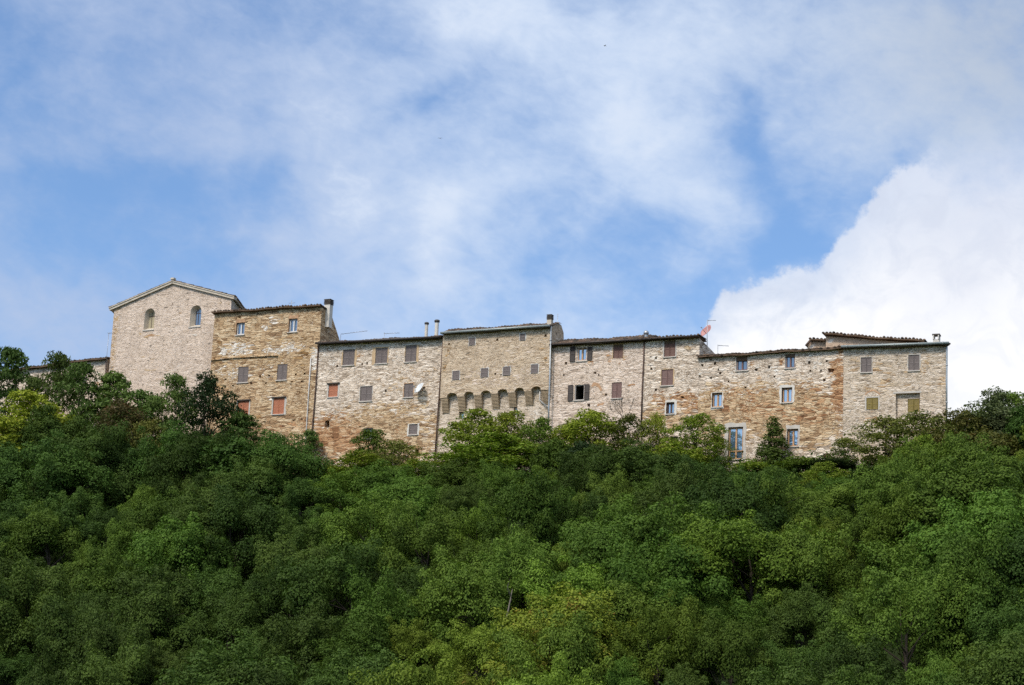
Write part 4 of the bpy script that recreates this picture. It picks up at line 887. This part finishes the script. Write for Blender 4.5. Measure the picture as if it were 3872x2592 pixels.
def trunk_mesh(name, h, r, ends, mat, forks=.45, wig=.12, bare=False):
    mb = MB(); base = Vector((0, 0, -.6)); top = Vector((rng.normal() * .2, rng.normal() * .2, h * forks))
    pts = [base.lerp(top, t) + Vector((rng.normal() * wig * .5 * t, rng.normal() * wig * .5 * t, 0)) for t in (0, .15, .5, 1)]
    mb.tube(pts, [r * 1.5, r * 1.1, r * .9, r * .75], 8)
    for e_ in ends:
        e_ = Vector(e_); s_ = pts[2].lerp(pts[3], rng.random()); m1 = s_.lerp(e_, .4) + Vector((rng.normal() * wig, rng.normal() * wig, .12 * h * rng.random())); m2 = s_.lerp(e_, .75) + Vector((rng.normal() * wig, rng.normal() * wig, .05 * h))
        rr = r * rng.uniform(.35, .55); mb.tube([s_, m1, m2, e_], [rr, rr * .7, rr * .4, rr * .15], 6, False)
    me = bpy.data.meshes.new(name); me.from_pydata(mb.v, [], mb.f); me.polygons.foreach_set('use_smooth', [True] * len(me.polygons)); me.materials.append(mat)
    return me

PROTO = {}
def proto(key, H, W, n, cr, leaf, dens, shape='dome', gap=.0, trunk=.16, mat=None, **kw):
    """crown clumps arranged in a dome, cone, column or spray; kept at true size H x W"""
    out = []; tries = 0
    while len(out) < n and tries < n * 60:
        tries += 1
        if shape == 'lobes':   # leafy shoots: chains of clumps that thin out towards ragged tips over a tall dome
            a = rng.uniform(0, 6.28); q = rng.random() ** .8; el_ = math.asin(min(1, q)) if rng.random() < .8 else -rng.uniform(.1, .5)
            d = np.array([math.cos(a) * math.cos(el_), math.sin(a) * math.cos(el_), math.sin(el_)]); k = rng.uniform(.78, 1.08)
            tip = np.array([0, 0, H * .42]) + d * np.array([W / 2 - .15, W / 2 - .15, H * .56 if el_ > 0 else H * .36]) * k
            g = unit(d * np.array([1, 1, .5]) + np.array([0, 0, .75]) + rng.normal(size=3) * .25); L_ = rng.uniform(1.0, 1.9); m_ = int(rng.integers(3, 5))
            for c_ in range(m_): f_ = c_ / (m_ - 1); out.append((tip - g * L_ * (1 - f_) + rng.normal(size=3) * .12, cr * rng.uniform(.8, 1.25) * (1.25 - .75 * f_)))
            continue
        if shape == 'dome':
            d = unit(rng.normal(size=3)); d[2] = abs(d[2]) if rng.random() < .8 else d[2] * .6; k = rng.uniform(.45, 1) ** .5
            p = np.array([d[0] * (W / 2 - cr * .8) * k, d[1] * (W / 2 - cr * .8) * k, H * .55 + d[2] * (H * .45 - cr * .7) * k]); rad = cr * rng.uniform(.6, 1.25)
        elif shape == 'tall':
            t = rng.random(); w_ = W / 2 * (math.sin(math.pi * (.12 + .83 * t)) ** .7); a = rng.uniform(0, 6.28); k = rng.random() ** .6
            p = np.array([math.cos(a) * max(.05, w_ - cr * .6) * k, math.sin(a) * max(.05, w_ - cr * .6) * k, H * (.18 + .78 * t)]); rad = cr * rng.uniform(.55, 1.2)
        elif shape == 'cone':
            t = rng.random() ** 1.3; w_ = W / 2 * (1 - t) ** .8; a = rng.uniform(0, 6.28)
            p = np.array([math.cos(a) * w_ * .7, math.sin(a) * w_ * .7, H * (.06 + .9 * t)]); rad = cr * (1.15 - .7 * t)
        else:   # a low mound
            d = unit(rng.normal(size=3)); k = rng.random() ** .4
            p = np.array([d[0] * (W / 2 - cr * .6) * k, d[1] * (W / 2 - cr * .6) * k, max(.25, abs(d[2])) * (H - cr * .7) * k]); rad = cr * rng.uniform(.6, 1.2)
        if all(np.linalg.norm(p - q[0]) > gap * (rad + q[1]) for q in out): out.append((p, rad))
    me = crown_mesh(key + '_crown', out, leaf, dens, **kw)
    zz = np.array([p[2] + r * .75 for p, r in out]); ends = [tuple(out[i][0]) for i in np.argsort(-rng.random(len(out)))[:9]]
    tm = trunk_mesh(key + '_trunk', H, trunk, ends, mat or BARK)
    PROTO.setdefault(key, []).append((me, tm, H, W))
for i in range(9): proto('oak', rng.uniform(6.0, 7.0), rng.uniform(6.4, 7.6), int(rng.integers(84, 135)), .74, .122, 680, 'lobes', .0, .10, up=.18, jitter=.36, flat=.95)
for i in range(4): proto('locust', 6.2, 5.6, 105, .60, .16, 320, 'tall', .16, .11, jitter=.9)
for i in range(4): proto('feather', 6.0, 5.4, 105, .58, .27, 190, 'tall', .12, .11, up=.15, jitter=1.0, aspect=.34, flat=.7)
for i in range(3): proto('dense', 6.0, 5.4, 56, .78, .19, 300, 'dome', .26, .16)
for i in range(3): proto('sparse', 4.6, 5.2, 130, .50, .14, 260, 'tall', .1, .10, jitter=1.1, mat=PALEBARK)
for i in range(3): proto('shrub', 2.6, 3.6, 34, .62, .16, 320, 'mound', .3, .06)
proto('column', 5.0, 2.0, 90, .5, .13, 380, 'cone', .0, .12, jitter=.8)
proto('cone', 3.2, 1.3, 40, .30, .12, 520, 'cone', .15, .07, jitter=.7)

GC = {}
def put_tree(key, mat, u, s, H, W, label, cat, name, group=None, rot=None, lean=0.0):
    me, tm, h0, w0 = PROTO[key][int(rng.integers(len(PROTO[key])))]
    z = float(ground(u, -s)); loc = MAIN.O + MAIN.e * u - MAIN.n * s; loc[2] = z
    root = empty(name, loc, rng.uniform(0, 6.28) if rot is None else rot, label, cat, group)
    root.rotation_euler.x = rng.normal() * (.09 if key == 'oak' else .03)
    sx = W / w0; sz = H / h0; sy = sx * rng.uniform(.78, 1.3) if key == 'oak' else sx
    for nm, m_, mt in (('crown', me, LM[mat]), ('trunk', tm, None)):
        o = bpy.data.objects.new(nm, m_); C.objects.link(o); o.parent = root; o.scale = (sx, sy, sz)
        if mt:
            if not m_.materials: m_.materials.append(mt)
            o.material_slots[0].link = 'OBJECT'; o.material_slots[0].material = mt
    return root
def hero(x, yt, wpx, s, key, mat, label, cat, name, minH=1.2, group=None):
    """x, yt = top of the tree in the photo, wpx = width there; s = metres in front of the facade line"""
    p = P(x, yt); u, zt = MAIN.un(p, -s); g = float(ground(u, -s)); dpt = np.linalg.norm(MAIN.world(u, -s, zt))
    W = (1.5 if key in ('locust', 'feather', 'sparse') else 1.2) * wpx / .6049 / FPX * dpt; H = max(minH, (zt - g) * 1.02); HER.append((u, s, W)); return put_tree(key, mat, u, s, H, W, label, cat, name, group)
HER = []
T = 'tree'
# left: trees in front of the low house and the church
hero(25, 806, 130, 3.5, 'feather', 'feather', 'tall dark feathery tree at the left edge reaching above the low roof', T, 'feathery_tree')
hero(118, 816, 105, 3.0, 'feather', 'feather', 'slim dark feathery tree with its top against the sky left of the church', T, 'feathery_tree')
hero(190, 838, 125, 4.5, 'feather', 'feather', 'dark feathery tree in front of the low house roof end', T, 'feathery_tree')
hero(262, 862, 130, 2.5, 'feather', 'feather', 'feathery tree at the left foot of the church wall', T, 'feathery_tree')
hero(330, 900, 110, 3.0, 'feather', 'feather', 'feathery tree below the first church window', T, 'feathery_tree')
hero(402, 866, 100, 3.2, 'feather', 'feather', 'feathery tree in the middle of the church wall', T, 'feathery_tree')
hero(478, 866, 125, 4.5, 'locust', 'dark', 'dark tree at the corner of the church and the ochre house', T, 'dark_tree')
hero(552, 950, 120, 3.5, 'feather', 'feather', 'feathery tree touching the lowest window of the ochre house', T, 'feathery_tree')
hero(282, 925, 130, 5.5, 'sparse', 'rust', 'rust tinged bush turning brown in front of the church', 'bush', 'rusty_bush')
hero(345, 960, 100, 6.0, 'sparse', 'olive', 'olive green bush below the middle of the church', 'bush', 'olive_bush')
hero(60, 908, 200, 8.5, 'locust', 'lime', 'yellow green tree near the left edge below the low house', T, 'yellow_tree')
hero(5, 960, 150, 10, 'locust', 'yellow', 'yellow tinged tree cut by the left edge of the picture', T, 'yellow_tree')
hero(625, 985, 190, 9, 'oak', 'deep', 'big deep green tree below the white drainpipe of the ochre house', T, 'dark_tree')
hero(520, 1000, 200, 10, 'dense', 'deep', 'broad deep green tree below the ochre house', T, 'dark_tree')
hero(160, 930, 210, 9, 'oak', 'deep', 'deep green oak below the low house and left of the church', T, 'oak_tree')
hero(400, 965, 200, 10, 'oak', 'deep', 'deep green oak below the middle of the church', T, 'oak_tree')
# middle
hero(706, 988, 66, 1.2, 'feather', 'feather', 'slender sapling beside the drainpipes between the ochre and pale houses', T, 'sapling', 2.5)
hero(755, 1058, 130, 4, 'shrub', 'locust', 'light green shrub at the left foot of the pale house', 'shrub', 'leafy_shrub')
hero(848, 985, 95, 2.4, 'locust', 'mid', 'small tree over the hidden dark pane of the pale house', T, 'locust_tree')
hero(905, 1010, 105, 2.6, 'sparse', 'olive', 'thin brownish bush beside the plastered small window', 'bush', 'thin_bush')
hero(820, 1040, 150, 5, 'locust', 'locust', 'light green tree below the pale house', T, 'locust_tree')
hero(955, 1056, 130, 5, 'locust', 'yellow', 'yellow green tree below the dark pipe at the corbelled house corner', T, 'yellow_tree')
hero(1028, 1040, 110, 2.6, 'locust', 'locust', 'light tree at the left foot of the corbelled house', T, 'locust_tree')
hero(1092, 944, 135, 3.2, 'locust', 'locust', 'airy locust tree rising to the left corbels', T, 'locust_tree')
hero(1166, 945, 110, 3.0, 'locust', 'locust', 'airy locust tree under the right slot window of the corbelled house', T, 'locust_tree')
hero(1240, 962, 90, 3.0, 'locust', 'mid', 'airy tree across the zinc drainpipe of the corbelled house', T, 'locust_tree')
hero(1130, 1000, 220, 6, 'locust', 'locust', 'broad locust tree below the middle of the corbelled house', T, 'locust_tree')
hero(1236, 1005, 48, 5.0, 'cone', 'dark', 'small dark pointed conifer below the zinc drainpipe', 'conifer', 'conifer', 1.5)
hero(1350, 945, 150, 3.4, 'locust', 'lime', 'bright green rounded tree under the dark open window', T, 'bright_tree')
hero(1300, 975, 80, 2.4, 'locust', 'lime', 'small bright tree beside the arched recess', T, 'bright_tree')
hero(1335, 1008, 95, 6.5, 'dense', 'dark', 'dark bush below the bright green rounded tree', 'bush', 'dark_bush')
hero(1440, 955, 130, 2.6, 'sparse', 'olive', 'thin grey green tree with bare twigs at the dark drainpipe', T, 'thin_tree')
hero(1505, 952, 70, 2.2, 'sparse', 'locust', 'thin light tree below the house with the red dish', T, 'thin_tree')
hero(1592, 952, 115, 3.2, 'locust', 'locust', 'light locust tree left of the tall glazed door', T, 'locust_tree')
hero(1636, 1000, 70, 2.4, 'sparse', 'locust', 'sparse twiggy tree right beside the tall glazed door', T, 'thin_tree')
hero(1548, 1015, 120, 5, 'locust', 'locust', 'leafy tree below the house with the red dish', T, 'locust_tree')
hero(1770, 952, 76, 1.3, 'column', 'ivy', 'ivy covered column of green between the blue paned windows', 'ivy column', 'ivy_column')
hero(1725, 1048, 110, 3, 'shrub', 'locust', 'light shrub under the tall glazed door', 'shrub', 'leafy_shrub')
hero(1832, 1048, 130, 3, 'shrub', 'mid', 'green shrub under the lowest blue paned window', 'shrub', 'leafy_shrub')
hero(1905, 1052, 110, 4, 'dense', 'dark', 'dark shrub at the right foot of the low rubble house', 'shrub', 'dark_bush')
hero(1935, 1005, 60, 1.6, 'feather', 'ivy', 'spiky shrub at the joint of the two right houses', 'shrub', 'spiky_shrub')
# right
hero(2030, 960, 150, 3.2, 'sparse', 'olive', 'dull olive bush at the left foot of the end house', 'bush', 'olive_bush')
hero(2105, 950, 160, 3.2, 'sparse', 'olive', 'dull olive bush under the olive shutters', 'bush', 'olive_bush')
hero(2185, 940, 130, 3.0, 'sparse', 'brown', 'brownish bush at the zinc pipe corner of the end house', 'bush', 'brown_bush')
hero(2255, 985, 170, 5, 'dense', 'brown', 'big browning bush right of the end house', 'bush', 'brown_bush')
hero(2165, 1000, 150, 5, 'sparse', 'brown', 'browning twiggy bush below the end house', 'bush', 'brown_bush')
hero(2285, 902, 150, 1.5, 'locust', 'greygreen', 'grey green tree against the white cloud at the right edge', T, 'grey_tree')
hero(2235, 935, 130, .5, 'dense', 'mid', 'mid green bushy tree beside the zinc pipe corner of the end house', T, 'leafy_tree')
hero(2320, 905, 150, -1, 'locust', 'mid', 'mid green loose tree on the skyline near the right edge', T, 'leafy_tree')
hero(2290, 945, 130, 1.2, 'dense', 'greygreen', 'pale green bushy tree below the skyline near the right edge', T, 'leafy_tree')
hero(2345, 925, 90, 3, 'dense', 'deep', 'deep green tree cut by the right edge', T, 'dark_tree')
hero(2118, 1040, 110, 6, 'dense', 'dark', 'dark bush below the olive bushes', 'bush', 'dark_bush')
hero(2005, 1070, 110, 6, 'dense', 'dark', 'dark bush below the joint of the right houses', 'bush', 'dark_bush')
# leafless branching sapling in front of the dark drainpipe
def bare_tree():
    b = MAIN.world(*[MAIN.un(P(1425, 985), -1.6)[0], -1.6, 0]); b[2] = float(ground(MAIN.un(P(1425, 985), -1.6)[0], -1.6)); b = Vector(b)
    root = empty('bare_tree', b, 0, 'leafless branching sapling in front of the pale house wall', 'tree'); mb = MB()
    def grow(p, d, L_, r, k):
        q = p + d * L_; mid = p.lerp(q, .5) + Vector(rng.normal(size=3) * L_ * .05); mb.tube([p, mid, q], [r, r * .85, r * .65], 5, False)
        if k:
            for _ in range(2 if k > 3 else 3): grow(q, (d + Vector(rng.normal(size=3) * .42) + Vector((0, 0, .12))).normalized(), L_ * .72, r * .62, k - 1)
    top = at(MAIN, P(1427, 965), -1.6) - b; mb.tube([(0, 0, -.3), top], [.07, .05], 6)
    for k in range(4): grow(top, Vector((rng.normal() * .35, rng.normal() * .3, 1)).normalized(), .75, .032, 4)
    mb.build('branches', BARK, root)
bare_tree()

# --- the wood down the slope
LINE = [(-80, 860), (0, 875), (250, 930), (400, 945), (520, 965), (600, 1010), (690, 1070), (760, 1078), (850, 1050), (940, 1080), (1010, 1070), (1050, 1015), (1250, 1005), (1340, 1000), (1450, 1015), (1550, 1015), (1640, 1050), (1700, 1068), (1780, 1045), (1930, 1065), (1990, 1020), (2100, 995), (2200, 965), (2420, 930)]
MARKS = [(40, 'left edge'), (190, 'low left house'), (330, 'first church window'), (450, 'second church window'), (560, 'ochre house'), (710, 'twin drainpipes'), (840, 'middle of the pale house'), (950, 'white dish'),
         (1060, 'left corbels'), (1170, 'right corbels'), (1330, 'dark open window'), (1470, 'dark drainpipe'), (1600, 'red dish'), (1685, 'tall glazed door'), (1800, 'blue paned windows'), (1930, 'right house joint'), (2050, 'olive shutters'), (2170, 'zinc pipe corner'), (2300, 'right edge')]
ORD = ['topmost', 'second', 'third', 'fourth', 'fifth', 'sixth', 'seventh', 'eighth', 'ninth', 'tenth', 'eleventh', 'twelfth', 'thirteenth', 'fourteenth', 'fifteenth', 'sixteenth', 'seventeenth', 'eighteenth', 'nineteenth', 'twentieth', 'twenty first', 'twenty second', 'twenty third', 'twenty fourth']
def px_(u, s_, h): x, y = proj(MAIN.world(u, -s_, float(ground(u, -s_)) + h)); return x * .6049, y * .6049
pts = []
for _ in range(30000):
    s_ = rng.uniform(1.5, 60); u = rng.uniform(-62, 52); x, y = px_(u, s_, 5)
    if not (-120 < x < 2460) or y > 1700: continue
    md = 3.75 if s_ > 12 else 2.9 if s_ > 6 else 2.4
    if any((u - a) ** 2 + (s_ - b) ** 2 < md * md for a, b in pts): continue
    if any((u - a) ** 2 + (s_ - b) ** 2 < (.2 * w + .9) ** 2 for a, b, w in HER): continue
    pts.append((u, s_))
wood = []
for u, s_ in pts:
    near = s_ < 10
    if near: H = rng.uniform(3.0, 6.0); W = rng.uniform(3.4, 5.2)
    else: H = rng.uniform(4.6, 9.6); W = max(4.6, H * rng.uniform(.8, 1.2))
    x, y = px_(u, s_, H); lim = float(np.interp(x, [a for a, _ in LINE], [b for _, b in LINE])) + rng.uniform(-12, 30)
    while y < lim and H > 1.2: H *= .92; x, y = px_(u, s_, H)
    if y < lim: continue
    W = min(W, H * 1.4); wood.append((u, s_, H, W, x, y, near))
cols = {}
for o in wood: cols.setdefault(min(MARKS, key=lambda m: abs(m[0] - o[4]))[1], []).append(o)
TONE = {'deep': 'deep green', 'mid': 'mid green', 'bright': 'bright green', 'yellow': 'yellowish green', 'locust': 'light green', 'feather': 'dark green'}
for mk, lst in cols.items():
    lst.sort(key=lambda o: o[5])
    for i, (u, s_, H, W, x, y, near) in enumerate(lst):
        k = math.sin(x * .006 + 1) * .6 + math.sin(y * .011 + x * .004) * .7 + rng.normal() * .6 - (1.5 if x < 720 else 0) - (.5 if x > 1900 else 0) + (.35 if 750 < x < 1700 else 0)  # left and right trees get deeper leaf tones, shade put into the colour
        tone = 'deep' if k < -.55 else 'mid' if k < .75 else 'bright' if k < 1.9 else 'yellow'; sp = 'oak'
        if near:
            sp = ('dense', 'locust', 'shrub', 'oak')[int(rng.integers(4))] if H > 2.4 else 'shrub'
            if sp == 'locust': tone = 'locust' if x > 700 else 'feather'
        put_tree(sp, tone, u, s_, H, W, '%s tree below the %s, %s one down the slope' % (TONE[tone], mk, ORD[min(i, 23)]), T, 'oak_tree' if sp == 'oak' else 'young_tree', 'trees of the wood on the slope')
print('wood', len(wood), {k: len(v) for k, v in cols.items()})

def dead_tree(x, y, H, label):
    s_ = 8.0
    while s_ < 60 and MAIN.un(P(x, y), -s_)[1] - float(ground(MAIN.un(P(x, y), -s_)[0], -s_)) < H: s_ += .25
    u, zt = MAIN.un(P(x, y), -s_); b = MAIN.world(u, -s_, 0); b[2] = float(ground(u, -s_)); root = empty('dead_tree', b, 0, label, 'tree'); mb = MB()
    top = Vector((0, 0, zt - b[2])); p = [Vector((-.9, 0, -.3)), Vector((-.45, .1, H * .35)), Vector((-.75, 0, H * .62)), Vector((-.25, .05, H * .8)), top]; mb.tube(p, [.12, .1, .085, .06, .02], 7); mb.build('trunk', PALEBARK, root); mb = MB()
    for k in range(2): a = p[3].lerp(top, rng.random()); mb.tube([a, a + Vector((rng.normal() * .4, rng.normal() * .3, .5)), a + Vector((rng.normal() * .7, rng.normal() * .5, 1.1))], [.03, .02, .006], 5, False)
    mb.build('branches', PALEBARK, root)
dead_tree(1172, 1348, 8.0, 'pale leaning dead trunk standing out of the wood below the corbels')

# --- ground cover between the trees and along the foot of the walls
def undergrowth():
    n = 60000; u = rng.uniform(-64, 56, n); s_ = np.where(rng.random(n) < .55, rng.uniform(.6, 9, n), rng.uniform(5, 60, n)); lift = rng.random(n) ** 1.3 * (.6 + 1.3 * np.sin(u * .9 + s_ * .7) ** 2)
    p = MAIN.O + u[:, None] * MAIN.e - s_[:, None] * MAIN.n; p[:, 2] = ground(u, -s_) + lift
    V = leaf_faces(p, unit(rng.normal(size=(n, 3)) + np.array([0, -.3, .8])), .28, .5)
    me = bpy.data.meshes.new('undergrowth'); me.vertices.add(n * 4); me.vertices.foreach_set('co', V.ravel()); me.loops.add(n * 4); me.loops.foreach_set('vertex_index', np.arange(n * 4)); me.polygons.add(n); me.polygons.foreach_set('loop_start', np.arange(n) * 4); me.update(calc_edges=True)
    me.materials.append(LM['deep']); o = bpy.data.objects.new('undergrowth', me); C.objects.link(o); tag(o, 'low leafy undergrowth covering the slope between the trees', 'undergrowth', kind='stuff')
undergrowth()
scene.cycles.max_bounces = 6; scene.cycles.diffuse_bounces = 3; scene.cycles.glossy_bounces = 3; scene.cycles.transmission_bounces = 3
scene.cycles.use_denoising = False
